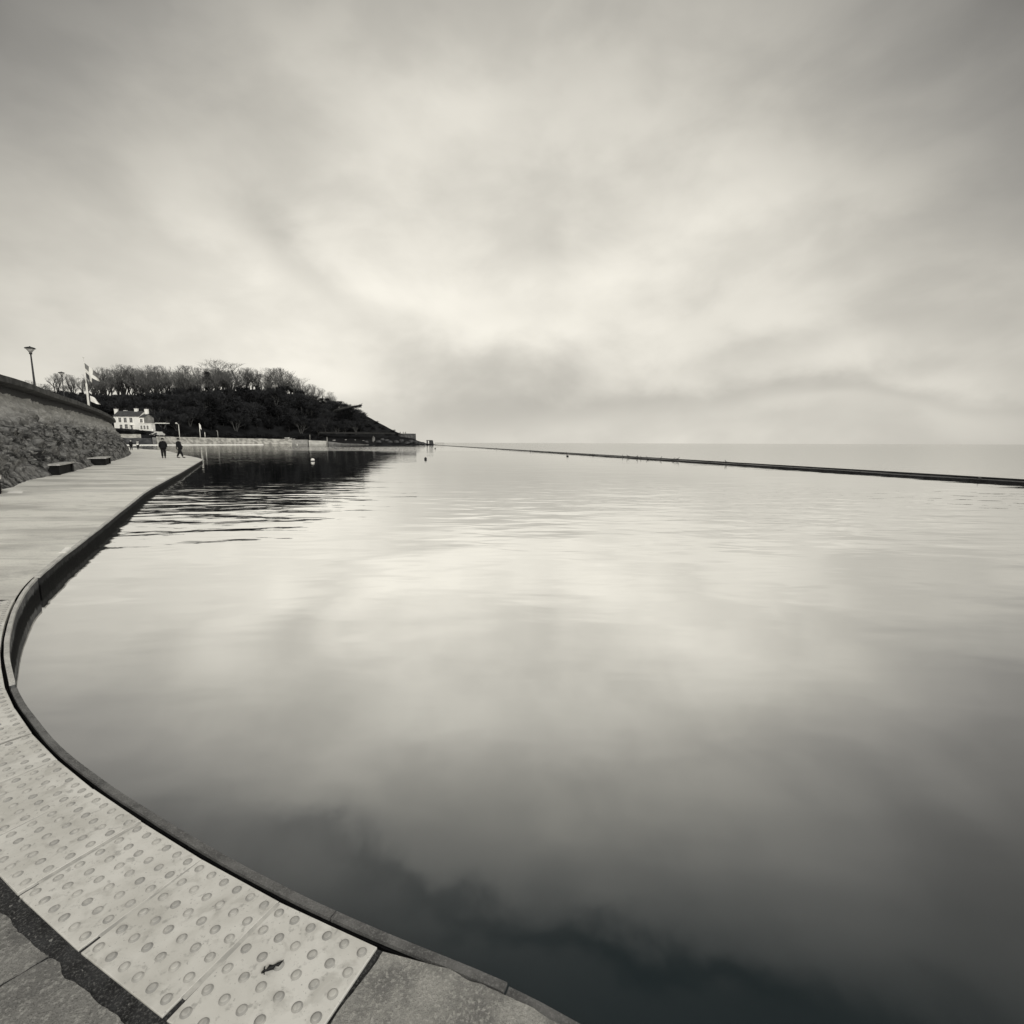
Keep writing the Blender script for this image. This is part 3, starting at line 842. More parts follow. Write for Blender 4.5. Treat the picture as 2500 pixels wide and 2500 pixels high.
ft = at(203.5, 874, 70.0); fz = WH + .05; fh = ft.z - fz
fp = thing('flagpole', 'tall white flagpole on the esplanade with flag hanging in folds', 'flagpole', (ft.x, 70.0, fz))
mb = MB(); mb.lathe([(.16, 0), (.13, fh * .3), (.115, fh * .62), (.045, fh * .64), (.035, fh)], 10); mb.build('pole', M['white_metal'], fp)
mb = MB(); mb.lathe([(.02, fh), (.09, fh + .04), (.09, fh + .12), (.02, fh + .16)], 10); mb.build('finial', M['white_metal'], fp)
def flag_mat():
    m_, k, b, out = newmat('flag_cloth')
    tc = k.n('ShaderNodeTexCoord'); sp = k.n('ShaderNodeSeparateXYZ'); k.link(tc.outputs['UV'], sp.inputs[0])
    u, v = sp.outputs[0], sp.outputs[1]
    a = k.m('LESS_THAN', k.m('ABSOLUTE', k.m('SUBTRACT', u, 0.38)), 0.11)
    c_ = k.m('LESS_THAN', k.m('ABSOLUTE', k.m('SUBTRACT', v, 0.5)), 0.13)
    k.link(k.mix(k.m('MAXIMUM', a, c_), k.mix(k.m('GREATER_THAN', v, 0.5), g(0.06, -.3), g(0.20, .2)), g(0.80, .5)), b.inputs['Base Color'])
    b.inputs['Roughness'].default_value = 0.9
    return m_
def cloth(corner, nu, nv, folds, mat, name, parent, thick=0.02):
    """cloth hung from the hoist; corner(u, v) gives a place"""
    vs = []; uv = []; fs = []
    for side in (0, 1):
        for i in range(nu + 1):
            for j in range(nv + 1):
                u, v = i / nu, j / nv
                p = corner(u, v) + Vector((0, folds * math.sin(u * 7 + v * 5) * u + (thick if side else 0), 0))
                vs.append(p); uv.append((u, v))
    n = nv + 1; half = (nu + 1) * n
    for i in range(nu):
        for j in range(nv):
            f = (i * n + j, (i + 1) * n + j, (i + 1) * n + j + 1, i * n + j + 1)
            fs.append(f); fs.append(tuple(x_ + half for x_ in reversed(f)))
    mb = MB(); mb.add(vs, fs, 0, True); ob = mb.build(name, mat, parent)
    ul = ob.data.uv_layers.new(name='UVMap')
    for lp in ob.data.loops: ul.data[lp.index].uv = uv[lp.vertex_index]
    return ob
MPX = 70.0 / F
def fcorner(u, v):
    # hoist between z_top and z_low; the fly droops to the right and down
    top = Vector((.06, 0, fh - 11 * MPX)); low = Vector((.10, 0, fh - 45 * MPX))
    tip_t = Vector((36 * MPX, 0, fh - 43 * MPX)); tip_l = Vector((28 * MPX, 0, fh - 61 * MPX))
    h_ = low.lerp(top, v); f_ = tip_l.lerp(tip_t, v)
    p = h_.lerp(f_, u); p.z -= 0.25 * math.sin(u * math.pi) * (1 - v)
    return p
flag = thing('flag', 'grey flag with broad white cross drooping from the flagpole', 'flag', (ft.x, 70.0, fz))
cloth(fcorner, 14, 10, 0.18, flag_mat(), 'cloth', flag)
pen = thing('pennant', 'small white pennant blowing at the foot of the flagpole', 'pennant', (ft.x, 70.0, fz))
def pcorner(u, v):
    z0_ = at(219, 966, 70).z - fz
    h_ = Vector((.30, 0, z0_ - (1 - v) * .75)); f_ = Vector((1.55, 0, z0_ - 1.1 - (1 - v) * .10))
    p = h_.lerp(f_, u); p.z += .30 * math.sin(u * 3.1) * (v - .2)
    return p
cloth(pcorner, 10, 4, 0.10, M['white_paint'], 'cloth', pen)
mb = MB(); mb.tube([(.30, 0, 0.02), (.30, 0.0, at(219, 962, 70).z - fz)], .03, 5); mb.build('cord', M['dark_metal'], pen)

# ------------------------------------------------------------------ far shore and headland
SH = [(-700, 200), (300, 226), (400, 240), (650, 300), (850, 332), (1000, 350), (1060, 353), (1080, 354)]
ZT = [(-700, 4.2), (300, 4.2), (400, 3.95), (640, 3.5), (740, 3.15), (800, 2.6), (835, 1.6), (1000, 0.9), (1060, 0.2), (1080, -.6)]
RO = [(-700, 110), (800, 110), (900, 78), (950, 52), (985, 30), (1060, 8), (1080, 6)]
RP = [(-700, 950), (0, 958), (200, 964), (300, 970), (400, 968), (500, 964), (560, 960), (640, 955), (700, 962), (740, 970), (780, 984), (820, 996), (850, 1004), (880, 1012),
      (905, 1020), (925, 1031), (950, 1045), (968, 1054), (985, 1060), (1000, 1066), (1020, 1076), (1040, 1082), (1060, 1086), (1080, 1089)]
def horiz(px): return 1078.0 + (px - 400) * 0.0033
def hb(px): return 2.2 * sstep(px, 200, 280) * (1 - sstep(px, 392, 420)) + 0.4
def terr(px, o):
    """height of the land on bearing px, o metres behind the shoreline (unscaled 0..420)"""
    sh, zt, ro = lerpk(SH, px), lerpk(ZT, px), lerpk(RO, px)
    k_ = ro / 110.0
    Yr = sh + ro
    zr = CAMZ + (horiz(px) - lerpk(RP, px)) / FX * Yr
    b_ = hb(px) * k_
    fl = zt + b_
    keys = [(0, -2.0), (3, -1.5), (7.0, zt - .05), (13, zt), (20, fl), (40, max(fl, min(fl + 2, zr))), (62, fl + (zr - fl) * .45 if zr > fl else zr), (110, zr), (135, zr - 1), (230, zr * .5), (420, -3)]
    z = lerpk(keys, o)
    Y = sh + o * k_
    X = (px - 1250) / FX * Y
    if o > 45: z += 1.2 * k_ * noise.noise(Vector((X * .06, Y * .06, 2.0)))
    return Vector((X, Y, z))
mb = MB()
pxs = [-700 + i * 10 for i in range(179)]
os_ = [0, 3, 5, 7, 10, 13, 20, 30, 40, 50, 62, 74, 86, 98, 110, 122, 135, 180, 230, 320, 420]
vs = [terr(p, o) for p in pxs for o in os_]
n = len(os_)
fs = [(i * n + j, (i + 1) * n + j, (i + 1) * n + j + 1, i * n + j + 1) for i in range(len(pxs) - 1) for j in range(n - 1)]
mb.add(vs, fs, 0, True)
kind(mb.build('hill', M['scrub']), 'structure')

# far sea wall: pale sloping face and a bright low ledge at the water
def shoreline(p0, p1, o=0.0, step=4):
    out = []
    for i in range(int((p1 - p0) / step) + 1):
        p = p0 + i * step; Y = lerpk(SH, p) + o
        out.append((p, Vector(((p - 1250) / FX * Y, Y, 0))))
    return out
fw = thing('far_sea_wall', 'pale sloping wall along the far shore below the wooded headland', 'wall')
def band(p0, p1, lowo, lowz, hio, hi, name, mat, step=3, amp=.25):
    mb = MB(); vs = []; fs = []
    rows = 7
    pts = shoreline(p0, p1, 0, step)
    for p, v in pts:
        for j in range(rows):
            t = j / (rows - 1)
            Y = lerpk(SH, p) + lowo + (hio - lowo) * t
            z = lowz + ((hi(p) if callable(hi) else hi) - lowz) * t
            d = noise.noise(Vector((p * .13, t * 2.5, 1.0))) * amp * (t if t < 1 else .6)
            vs.append(((p - 1250) / FX * Y, Y + d * .6, z + d))
    for i in range(len(pts) - 1):
        for j in range(rows - 1):
            fs.append((i * rows + j, (i + 1) * rows + j, (i + 1) * rows + j + 1, i * rows + j + 1))
    mb.add(vs, fs, 0, True)
    return mb.build(name, mat, fw)
band(382, 712, 3.2, -.1, 6.6, lambda p: lerpk(ZT, p) + .05, 'wall_face', M['pale_render'])
band(712, 752, 3.2, -.1, 6.6, lambda p: lerpk(ZT, p) - .1, 'wall_face', M['grey_render'])
band(753, 800, 2.8, -.1, 4.5, lambda p: lerpk(ZT, p) - .3, 'wall_face', mottled('pale_wall', g(.46, .6), g(.32, .6), .4), amp=.05)
band(801, 900, 2.8, -.1, 6.0, lambda p: lerpk(ZT, p) - .5, 'wall_face', M['mid_stone'])
band(250, 372, 3.2, -.1, 4.2, 3.2, 'wall_face', M['dark_stone'])
band(285, 347, 5.0, 3.1, 6.6, 5.0, 'upper_wall', M['pale_render'])
band(372, 383, 2.4, -.1, 3.2, 3.6, 'buttress', M['mid_stone'])
def shoreledge(p0, p1):
    mb = MB(); vs = []
    pts = shoreline(p0, p1, 0, 6)
    for p, v in pts:
        Y = lerpk(SH, p)
        for o, z in ((0, -1), (0, .12), (2.6, .16), (2.6, -1)):
            vs.append(((p - 1250) / FX * (Y + o), Y + o, z))
    fs = []
    for i in range(len(pts) - 1):
        for j in range(3): fs.append((i * 4 + j, (i + 1) * 4 + j, (i + 1) * 4 + j + 1, i * 4 + j + 1))
    mb.add(vs, fs)
    return mb.build('ledge', M['white_paint'], fw)
shoreledge(240, 642)
# path cut across the foot of the headland
mb = MB(); vs = []; fs = []
for i in range(38):
    p = 780 + i * 5
    Y = lerpk(SH, p) + 38 * lerpk(RO, p) / 110.0
    z = at(p, 1054 + (p - 780) * .012, Y).z
    for dy, dz in ((-.6, -1.2), (-.55, 0), (1.6, .05), (1.7, -1.2)):
        vs.append(((p - 1250) / FX * (Y + dy), Y + dy, z + dz))
for i in range(37):
    for j in range(3): fs.append((i * 4 + j, (i + 1) * 4 + j, (i + 1) * 4 + j + 1, i * 4 + j + 1))
mb.add(vs, fs); kind(mb.build('path', M['path']), 'structure')

# ------------------------------------------------------------------ trees
def branch_tree(seed, H, spread, levels, mat_t, mat_c, label, group, name='bare_tree', stems=1, twig=0.05, up=0.5, n1=7, fan=(3, 4, 4, 5), low=.30):
    r_ = random.Random(seed)
    tr, cr = MB(), MB()
    def grow(p, d, L, rad, lev):
        pts = [p]; q = p.copy(); dd = d.copy()
        seg = 3 if lev < 3 else 2
        for s in range(seg):
            dd = (dd + Vector((r_.uniform(-1, 1), r_.uniform(-1, 1), r_.uniform(-.2, .6))) * .18).normalized()
            q = q + dd * (L / seg); pts.append(q.copy())
        rads = [rad * (1 - .55 * i / seg) for i in range(seg + 1)]
        (tr if lev <= 1 else cr).tube(pts, rads, 5 if lev <= 1 else 3, smooth=lev <= 1, cap=False)
        if lev >= levels: return
        nb_ = n1 if lev == 0 else r_.choice(fan)
        for b_ in range(nb_):
            t = r_.uniform(.30, 1.0) if lev else r_.uniform(low, 1.0)
            i = min(seg - 1, int(t * seg)); base = pts[i].lerp(pts[i + 1], t * seg - i)
            ax = Vector((r_.uniform(-1, 1), r_.uniform(-1, 1), r_.uniform(-.3, .5)))
            ax = (ax - dd * ax.dot(dd))
            if ax.length < .01: continue
            ax.normalize()
            nd = (dd * r_.uniform(.75, 1.1) + ax * spread * r_.uniform(.7, 1.2) + Vector((0, 0, up * .3))).normalized()
            grow(base, nd, L * r_.uniform(.55, .8), max(twig, rads[i] * .58), lev + 1)
    for s in range(stems):
        a = r_.uniform(0, 6.28)
        lean = .10 if stems == 1 else .35
        grow(Vector((math.cos(a) * .3 * (stems > 1), math.sin(a) * .3 * (stems > 1), -0.4)), Vector((math.cos(a) * lean, math.sin(a) * lean, 1)).normalized(), H * .42, H * .021, 0)
    zs = sorted(v[2] for v in cr.v); zmax = zs[int(len(zs) * .95)]
    for b_ in (tr, cr): b_.v = [(v[0], v[1], v[2] if v[2] < zmax else zmax + .12 * (v[2] - zmax)) for v in b_.v]
    k_ = H / zmax
    for b_ in (tr, cr): b_.v = [(v[0] * k_, v[1] * k_, v[2] * k_) for v in b_.v]
    t = thing(name, label, 'tree', (0, -500, -50), group=group)
    tr.build('trunk', mat_t, t); cr.build('crown', mat_c, t)
    return t
def leafy_tree(seed, H, W, label, group, mat_c, mat_t, name, nclump=16, nleaf=90, leaf=.55, conic=False, trunk_h=.35, low=.18):
    r_ = random.Random(seed)
    tr, cr = MB(), MB()
    tr.tube([(0, 0, -.5), (r_.uniform(-.2, .2), 0, H * .3), (r_.uniform(-.4, .4), r_.uniform(-.3, .3), H * .75)], [H * .024, H * .018, H * .006], 6)
    for c_ in range(nclump):
        t = r_.random()
        z = H * (low + (1 - low) * t) * .93
        w = W * (1 - t) * .9 + .3 if conic else W * (math.sin(math.pi * (0.12 + .80 * t)) ** .7)
        a = r_.uniform(0, 6.28); rr = w * math.sqrt(r_.random()) * .75
        c0 = Vector((math.cos(a) * rr, math.sin(a) * rr, z))
        tr.tube([(0, 0, min(z * .7, H * .6)), c0], [H * .006, H * .002], 4, cap=False)
        cs = (.9 + .5 * r_.random()) * W * .34
        for l_ in range(nleaf):
            d = Vector((r_.gauss(0, 1), r_.gauss(0, 1), r_.gauss(0, .75)))
            p = c0 + d * cs * .55
            if p.z < .2: continue
            u_ = Vector((r_.uniform(-1, 1), r_.uniform(-1, 1), r_.uniform(-1, 1))).normalized()
            v_ = u_.cross(Vector((r_.uniform(-1, 1), r_.uniform(-1, 1), r_.uniform(-1, 1)))).normalized()
            s = leaf * r_.uniform(.45, 1.0)
            cr.add([p - u_ * s, p + v_ * s * .5, p + u_ * s, p - v_ * s * .5], [(0, 1, 2, 3)])
    t = thing(name, label, 'tree', (0, -500, -50), group=group)
    tr.build('trunk', mat_t, t); cr.build('crown', mat_c, t)
    return t
G_R, L_R = 'bare trees along the crest of the headland', 'bare winter tree with fine upswept branches on the crest of the wooded headland'
G_S, L_S = 'dark trees covering the headland slope', 'dark ivy clad tree among the dense wood on the headland slope'
G_B, L_B = 'grey bare trees on the headland slope', 'grey bare tree with dense twigs on the slope of the wooded headland'
G_H, L_H = 'low bushes along the far shore', 'low dark bush at the foot of the wooded headland'
protos_r = [branch_tree(11 + i, 18.0, (.62, .45, .75, .5, .6, .7)[i], 4, M['bark'], M['twig'], L_R, G_R, stems=(3, 2, 4, 3, 2, 3)[i], twig=.034, up=.8, n1=(6, 8, 5, 7, 9, 6)[i], fan=(3, 3, 4), low=(.12, .2, .05, .15, .1, .25)[i]) for i in range(6)]
protos_b = [branch_tree(41 + i, 12.0, .75, 4, M['pale_bark'], M['twig_dark'], L_B, G_B, stems=3, twig=.060, up=.3, n1=6) for i in range(3)]
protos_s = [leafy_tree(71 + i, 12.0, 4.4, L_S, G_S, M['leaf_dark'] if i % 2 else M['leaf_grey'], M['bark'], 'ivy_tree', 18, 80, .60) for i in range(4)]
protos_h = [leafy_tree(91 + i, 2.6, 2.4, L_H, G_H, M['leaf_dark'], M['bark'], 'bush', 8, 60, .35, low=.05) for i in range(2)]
for b_ in protos_h: b_['category'] = 'bush'
used = set()
def plant(proto, p, s, sz=None):
    rz = rnd.uniform(0, 6.28)
    sc = (s, s, sz or s)
    if proto.name not in used:
        used.add(proto.name)
        proto.location = p; proto.rotation_euler = (0, 0, rz); proto.scale = sc
        return proto
    return dup(proto, p, rz, sc)
MAIN = [(150, 916, 1.0), (195, 918, 1.0), (238, 915, 1.0), (272, 905, 1.15), (312, 899, 1.2), (352, 900, 1.1), (388, 899, 1.2), (425, 902, 1.0), (455, 900, 1.1), (490, 902, 1.0), (545, 903, .9), (577, 894, 1.9),
        (610, 902, 1.1), (636, 908, 1.0), (662, 904, 1.3), (690, 905, 1.2), (716, 913, 1.1), (738, 926, 1.0), (762, 941, .9), (790, 950, .8), (815, 960, .7)]
for i, (x_, ty, w_) in enumerate(MAIN):
    p = terr(x_, 108 + 6 * (i % 3))
    h = (horiz(x_) - ty) / FX * p.y + CAMZ - p.z
    plant(protos_r[2 if x_ == 577 else i % 6], p, w_ * h / 18.0 * .95, h / 18.0)
# crest: tree tops follow the photo's skyline
SLOPE_TOP = [(120, 952), (250, 964), (330, 966), (430, 955), (470, 938), (500, 958), (545, 952), (590, 948), (640, 942), (690, 938), (725, 941), (750, 944), (775, 948), (800, 956), (825, 966), (845, 978), (870, 998)]
SKY = [(0, 925), (60, 922), (130, 915), (200, 918), (250, 912), (275, 903), (310, 899), (400, 900), (480, 900), (510, 903), (540, 896), (575, 894), (600, 902), (625, 908), (650, 906), (690, 905),
       (715, 912), (735, 925), (750, 936), (775, 945), (800, 953), (825, 964), (845, 976), (870, 998)]
x_ = -40
i = 0
while x_ < 862:
    o = rnd.uniform(88, 128)
    p = terr(x_, o)
    h = (horiz(x_) - lerpk(SKY, x_) + rnd.uniform(-30, -8)) / FX * p.y + CAMZ - p.z
    h = max(4.0, h)
    sz = h / 18.0
    plant(protos_r[rnd.randrange(6)], p, min(1.1, sz * rnd.uniform(1.0, 1.4)), sz)
    x_ += rnd.uniform(10, 20) if x_ > 230 else rnd.uniform(18, 30); i += 1
for row, o in enumerate((46, 56, 66, 77, 88, 99)):
    x_ = 120 + rnd.uniform(0, 20)
    while x_ < 882:
        if o < 60 and x_ < 402:
            if x_ < 395 and o < 50: x_ += 12; continue
        p = terr(x_, o + rnd.uniform(-4, 4))
        skyz = CAMZ + (horiz(x_) - lerpk(SLOPE_TOP, x_)) / FX * p.y
        maxh = max(1.4, (skyz - p.z) * rnd.uniform(.80, 1.0))
        h = min(rnd.uniform(9, 15), maxh) if x_ < 740 else min(rnd.uniform(7, 10), maxh)
        if rnd.random() < .42: plant(protos_b[rnd.randrange(3)], p, h / 12.0 * rnd.uniform(.9, 1.2), h / 12.0)
        else: plant(protos_s[rnd.randrange(4)], p, h / 12.0 * rnd.uniform(.9, 1.15), h / 12.0)
        x_ += rnd.uniform(21, 33) * (300.0 / p.y) ** .5 * (1.0 if x_ < 720 else .6)
for x_ in [290, 297, 304, 311, 317, 338, 345, 352] + [400 + i * 13 for i in range(30)]:
    o = 16 if x_ < 380 else rnd.uniform(9, 32)
    p = terr(x_ + rnd.uniform(-3, 3), o)
    s = rnd.uniform(.5, .95) if x_ < 380 else rnd.uniform(.6, 1.5)
    if 400 < x_ < 830 or x_ < 380: plant(protos_h[rnd.randrange(2)], p, s, s * .8)
for x_ in range(880, 975, 8):
    plant(protos_h[x_ % 2], terr(x_, rnd.uniform(60, 100)), rnd.uniform(.7, 1.1))
# single dark evergreen standing above the wood
pe = leafy_tree(120, 20, 3.4, 'dense dark evergreen standing out above the bare crest trees', None, M['leaf_dark'], M['bark'], 'evergreen_tree', 34, 130, .6, low=.1)
p = terr(517, 104); p.z += 0; pe.location = p
pe.scale = (.95, .95, ((horiz(517) - 911) / FX * p.y + CAMZ - p.z) / 19.3)
# round dark ivy bush tree in front of the crest
pe = leafy_tree(121, 14, 5.2, 'round topped dark tree below the crest above the white house', None, M['leaf_grey'], M['bark'], 'ivy_tree', 30, 120, .5, low=.1)
p = terr(460, 92); pe.location = p; pe.scale = (1, 1, ((horiz(460) - 930) / FX * p.y + CAMZ - p.z) / 13.5)
# wind-blown pine leaning out of the slope
p0 = at(822, 998, 385); p1 = at(884, 989, 378)
lt = thing('leaning_tree', 'dark tree leaning far out to the right from the headland slope', 'tree', p0)
d = p1 - p0
mb = MB(); mb.tube([Vector((-2, 0, -2.0)), d * .25 + Vector((0, 0, -.6)), d * .6 + Vector((0, 0, -.3)), d], [1.3, 1.2, .9, .4], 6)
mb.tube([d * .8, d * .93 + Vector((0, 0, .2)), d + Vector((.4, 0, 1.4))], [.45, .3, .1], 5)
mb.tube([d * .8, d * .95 + Vector((0, 0, -.9)), d + Vector((-.4, 0, -2.0))], [.45, .28, .1], 5)
mb.tube([d * .7, d * .82 + Vector((0, 0, -2.2))], [.3, .1], 5)
mb.build('trunk', M['bark'], lt)
mb = MB()
for i in range(1500):
    t = rnd.random() ** .8 * .95
    c0 = d * t + Vector((rnd.gauss(0, .5), rnd.gauss(0, .7), rnd.gauss(-1.1, 1.0) * (1.15 - .7 * t)))
    u_ = Vector((1, rnd.uniform(-.6, .6), rnd.uniform(-.3, .5))).normalized(); v_ = u_.cross(Vector((0, rnd.uniform(-1, 1), 1))).normalized(); s = rnd.uniform(.25, .5)
    mb.add([c0 - u_ * s, c0 + v_ * s * .4, c0 + u_ * s, c0 - v_ * s * .4], [(0, 1, 2, 3)])
mb.build('crown', M['leaf_dark'], lt)

# ------------------------------------------------------------------ white house
HY = 262.0
def HX(px): return at(px, 1030, HY).x
def HZ(py): return at(320, py, HY).z
hx0 = HX(278); hz0 = HZ(1060)
house = thing('house', 'white two storey house with slate roofs and four chimneys on the far shore', 'house', (hx0, HY, hz0))
def bx(px): return HX(px) - hx0
def bz(py): return HZ(py) - hz0
def part(name, mats, fn, parent=house):
    mb = MB(); fn(mb); return mb.build(name, mats, parent)
DEP = 8.0
def gable(mb, x0, x1, y0, y1, ze, zr, ov=0.25, th=0.18):
    """pitched roof, ridge along x"""
    ym = (y0 + y1) / 2
    vs = [(x0 - ov, y0 - ov, ze), (x1 + ov, y0 - ov, ze), (x1 + ov, ym, zr), (x0 - ov, ym, zr), (x0 - ov, y1 + ov, ze), (x1 + ov, y1 + ov, ze)]
    vs += [(a, b, c + th) for a, b, c in vs]
    mb.add(vs, [(0, 3, 2, 1), (3, 4, 5, 2), (6, 7, 8, 9), (9, 8, 11, 10), (0, 1, 7, 6), (5, 4, 10, 11), (0, 6, 9, 3), (3, 9, 10, 4), (1, 2, 8, 7), (2, 5, 11, 8)])
def walls(mb, x0, x1, y0, y1, z0, ze, zr):
    ym = (y0 + y1) / 2
    mb.add([(x0, y0, z0), (x1, y0, z0), (x1, y1, z0), (x0, y1, z0), (x0, y0, ze), (x1, y0, ze), (x1, y1, ze), (x0, y1, ze), (x0, ym, zr), (x1, ym, zr)],
           [(0, 1, 5, 4), (2, 3, 7, 6), (1, 2, 6, 9, 5), (3, 0, 4, 8, 7)])
ze, zr = bz(1017), bz(1003)
part('wall', M['white_paint'], lambda mb: walls(mb, 0, bx(340), 0, DEP, -2, ze, zr - .1))
rf = part('roof', M['slate'], lambda mb: gable(mb, 0, bx(340), 0, DEP, ze, zr))
zw, zwr = bz(1019), bz(1010)
part('side_wing', [M['white_paint'], M['grey_render']], lambda mb: (walls(mb, bx(340) + .01, bx(351), .25, DEP - .4, -2, zw, zwr - .1), mb.mi.__setitem__(2, 1)))
wr = part('wing_roof', M['slate'], lambda mb: gable(mb, bx(340) + .3, bx(351), .25, DEP - .4, zw, zwr))
def chimney(cx, cy, z0, z1, w, parent):
    c_ = part('chimney', M['white_paint'], lambda mb: (mb.box(cx - w / 2, cx + w / 2, cy - .5, cy + .5, z0, z1), mb.box(cx - w / 2 - .08, cx + w / 2 + .08, cy - .58, cy + .58, z1 + .003, z1 + .2)), parent)
    part('chimney_pot', M['slate'], lambda mb: (mb.lathe([(.26, z1 + .2), (.20, z1 + 1.0), (.26, z1 + 1.05), (.22, z1 + 1.2)], 8, c=(cx, cy, 0))), c_)
kk = HY / (HY + DEP / 2)
def rx(px): return (px - 1250) / FX * (HY + DEP / 2) - hx0      # bearing at ridge depth
zrr = zr
chimney(rx(291), DEP / 2, ze, zr + 1.0, 1.5, rf)
chimney(rx(308.5), DEP / 2 + 1.4, ze, zr + .3, 1.3, rf)
chimney(rx(340), DEP / 2, ze, zr + 1.2, 1.6, rf)
chimney(rx(364.5), DEP / 2, zw - 1, zr + 1.0, 1.6, wr)
def window(p0, p1, y0, y1, yy=0.0, parent=house, bars=True):
    x0, x1, z0, z1 = bx(p0), bx(p1), bz(y1), bz(y0)
    w = part('window', M['white_metal'], lambda mb: (mb.box(x0 - .12, x1 + .12, yy - .10, yy - .002, z0 - .16, z0), mb.box((x0 + x1) / 2 - .04, (x0 + x1) / 2 + .04, yy - .07, yy - .045, z0 + .001, z1), mb.box(x0, x1, yy - .072, yy - .043, (z0 + z1) / 2 - .04, (z0 + z1) / 2 + .04)), parent)
    part('pane', M['dark_glass'], lambda mb: mb.box(x0, x1, yy - .04, yy - .003, z0 + .002, z1), w)
for a, b, c_, d_ in ((290, 296, 1020, 1030.5), (303, 309.5, 1020, 1031), (317, 323.5, 1020, 1031), (291.5, 297.5, 1037, 1047), (304, 310.5, 1036, 1046)):
    window(a, b, c_, d_)
window(341.5, 347.5, 1023, 1031, .25)
window(341.5, 344.5, 1036, 1046, .25)
dr = part('door', M['slate'], lambda mb: mb.box(bx(319.5), bx(325), -.09, -.003, bz(1056), bz(1039)))
part('handle', M['white_metal'], lambda mb: mb.box(bx(324), bx(324) + .12, -.14, -.091, bz(1049), bz(1048.3)), dr)
part('porch', M['white_paint'], lambda mb: (mb.box(bx(317.8), bx(319.3), -.8, -.004, bz(1057), bz(1038)), mb.box(bx(325.3), bx(326.8), -.8, -.004, bz(1057), bz(1038)), mb.box(bx(317.2), bx(327.4), -1.0, -.004, bz(1037.9), bz(1036.4))))
ext = part('extension', M['white_paint'], lambda mb: mb.box(bx(347), bx(377), -2.6, .2, -2, bz(1034.5)))
part('flat_roof', M['white_paint'], lambda mb: mb.box(bx(346.5), bx(378.5), -2.8, .22, bz(1034.4), bz(1033.3)))
for a in (351, 358.5, 366): window(a, a + 3.8, 1039.5, 1047.5, -2.6)
part('canopy', M['white_paint'], lambda mb: (mb.box(bx(364), bx(391), 4.0, 7.0, bz(1033.2), bz(1031.2))))
for cx_ in (bx(390), bx(378) + .3): part('canopy_post', M['dark_metal'], lambda mb: mb.box(cx_, cx_ + .2, 4.1, 4.3, -2, bz(1033.25)))
# garden wall, gate pier and sign in front
gw = thing('garden_wall', 'low dark wall in front of the white house', 'wall', (hx0, HY - 7, hz0))
part('wall', M['dark_stone'], lambda mb: mb.box(bx(282), bx(346), -.2, .2, -3.5, .35), gw)
gp_ = thing('gate_pier', 'white gate pier in front of the white house door', 'pier', (HX(333.5), HY - 6.4, hz0))
part('shaft', M['white_paint'], lambda mb: mb.box(-.5, .5, -.4, .4, -2, 1.7), gp_); part('cap', M['white_paint'], lambda mb: mb.box(-.6, .6, -.5, .5, 1.703, 1.9), gp_)
sg = thing('notice_board', 'small round white notice board beside the house hedge', 'sign', (HX(343.5), HY - 6.6, hz0))
part('post', M['dark_metal'], lambda mb: mb.box(-.05, .05, -.05, .05, -2, .8), sg)
part('board', M['white_paint'], lambda mb: mb.add([(.55 * math.cos(t * .524), y_, 1.2 + .5 * math.sin(t * .524)) for y_ in (-.1, -.055) for t in range(12)], [tuple(reversed(range(12))), tuple(range(12, 24))] + [(t, (t + 1) % 12, 12 + (t + 1) % 12, 12 + t) for t in range(12)]), sg)
wp = thing('gate_pier', 'white rounded pier at the right corner of the house extension', 'pier', (HX(380), HY - 3, hz0))
part('shaft', M['white_paint'], lambda mb: mb.lathe([(.55, -2), (.55, 2.2), (.45, 2.5), (.15, 2.7)], 10), wp)

# ------------------------------------------------------------------ vehicles by the far shore
vp = terr(382, 14); vz = at(382, 1064.5, vp.y).z
van = thing('van', 'white parked van seen from behind above the far sea wall', 'van', (vp.x, vp.y, vz))
def vehicle_body(mb, prof, w):
    n_ = len(prof)
    vs = [(-w / 2, y_, z_) for y_, z_ in prof] + [(w / 2, y_, z_) for y_, z_ in prof]
    mb.add(vs, [tuple(range(n_)), tuple(reversed(range(n_, 2 * n_)))] + [(i, n_ + i, n_ + (i + 1) % n_, (i + 1) % n_) for i in range(n_)])
part('body', M['van_paint'], lambda mb: vehicle_body(mb, [(0, .45), (0, 2.05), (.12, 2.2), (3.2, 2.2), (4.1, 1.35), (5.0, 1.15), (5.1, .45)], 2.1), van)
for sx in (-.42, .42): part('rear_window', M['dark_glass'], lambda mb: mb.box(sx - .32, sx + .32, -.02, -.003, 1.25, 1.75), van)
part('bumper', M['black_rubber'], lambda mb: mb.box(-1.0, 1.0, -.12, -.003, .38, .58), van)
def wheel(parent, x0, y0, r_=.34):
    w = part('wheel', M['black_rubber'], lambda mb: mb.tube([(x0 - .1, y0, r_), (x0 + .1, y0, r_)], r_, 14, smooth=False), parent)
    part('rim', M['white_metal'], lambda mb: mb.tube([(x0 - .115, y0, r_), (x0 + .115, y0, r_)], r_ * .6, 10, smooth=False), w)
for sx in (-.92, .92):
    for y_ in (.9, 4.1): wheel(van, sx, y_)
vp = terr(370, 13); vz = at(370, 1064.5, vp.y).z
car = thing('car', 'dark parked car with pale windscreen left of the white van', 'car', (vp.x, vp.y, vz))
part('body', M['car_paint'], lambda mb: vehicle_body(mb, [(0, .35), (0, .85), (1.1, 1.0), (1.7, 1.48), (3.2, 1.5), (3.9, 1.0), (4.2, .9), (4.25, .35)], 1.8), car)
part('windscreen', M['lamp_glass'], lambda mb: mb.add([(-.75, 1.08, 1.03), (.75, 1.08, 1.03), (.65, 1.62, 1.46), (-.65, 1.62, 1.46)], [(0, 1, 2, 3)]), car)
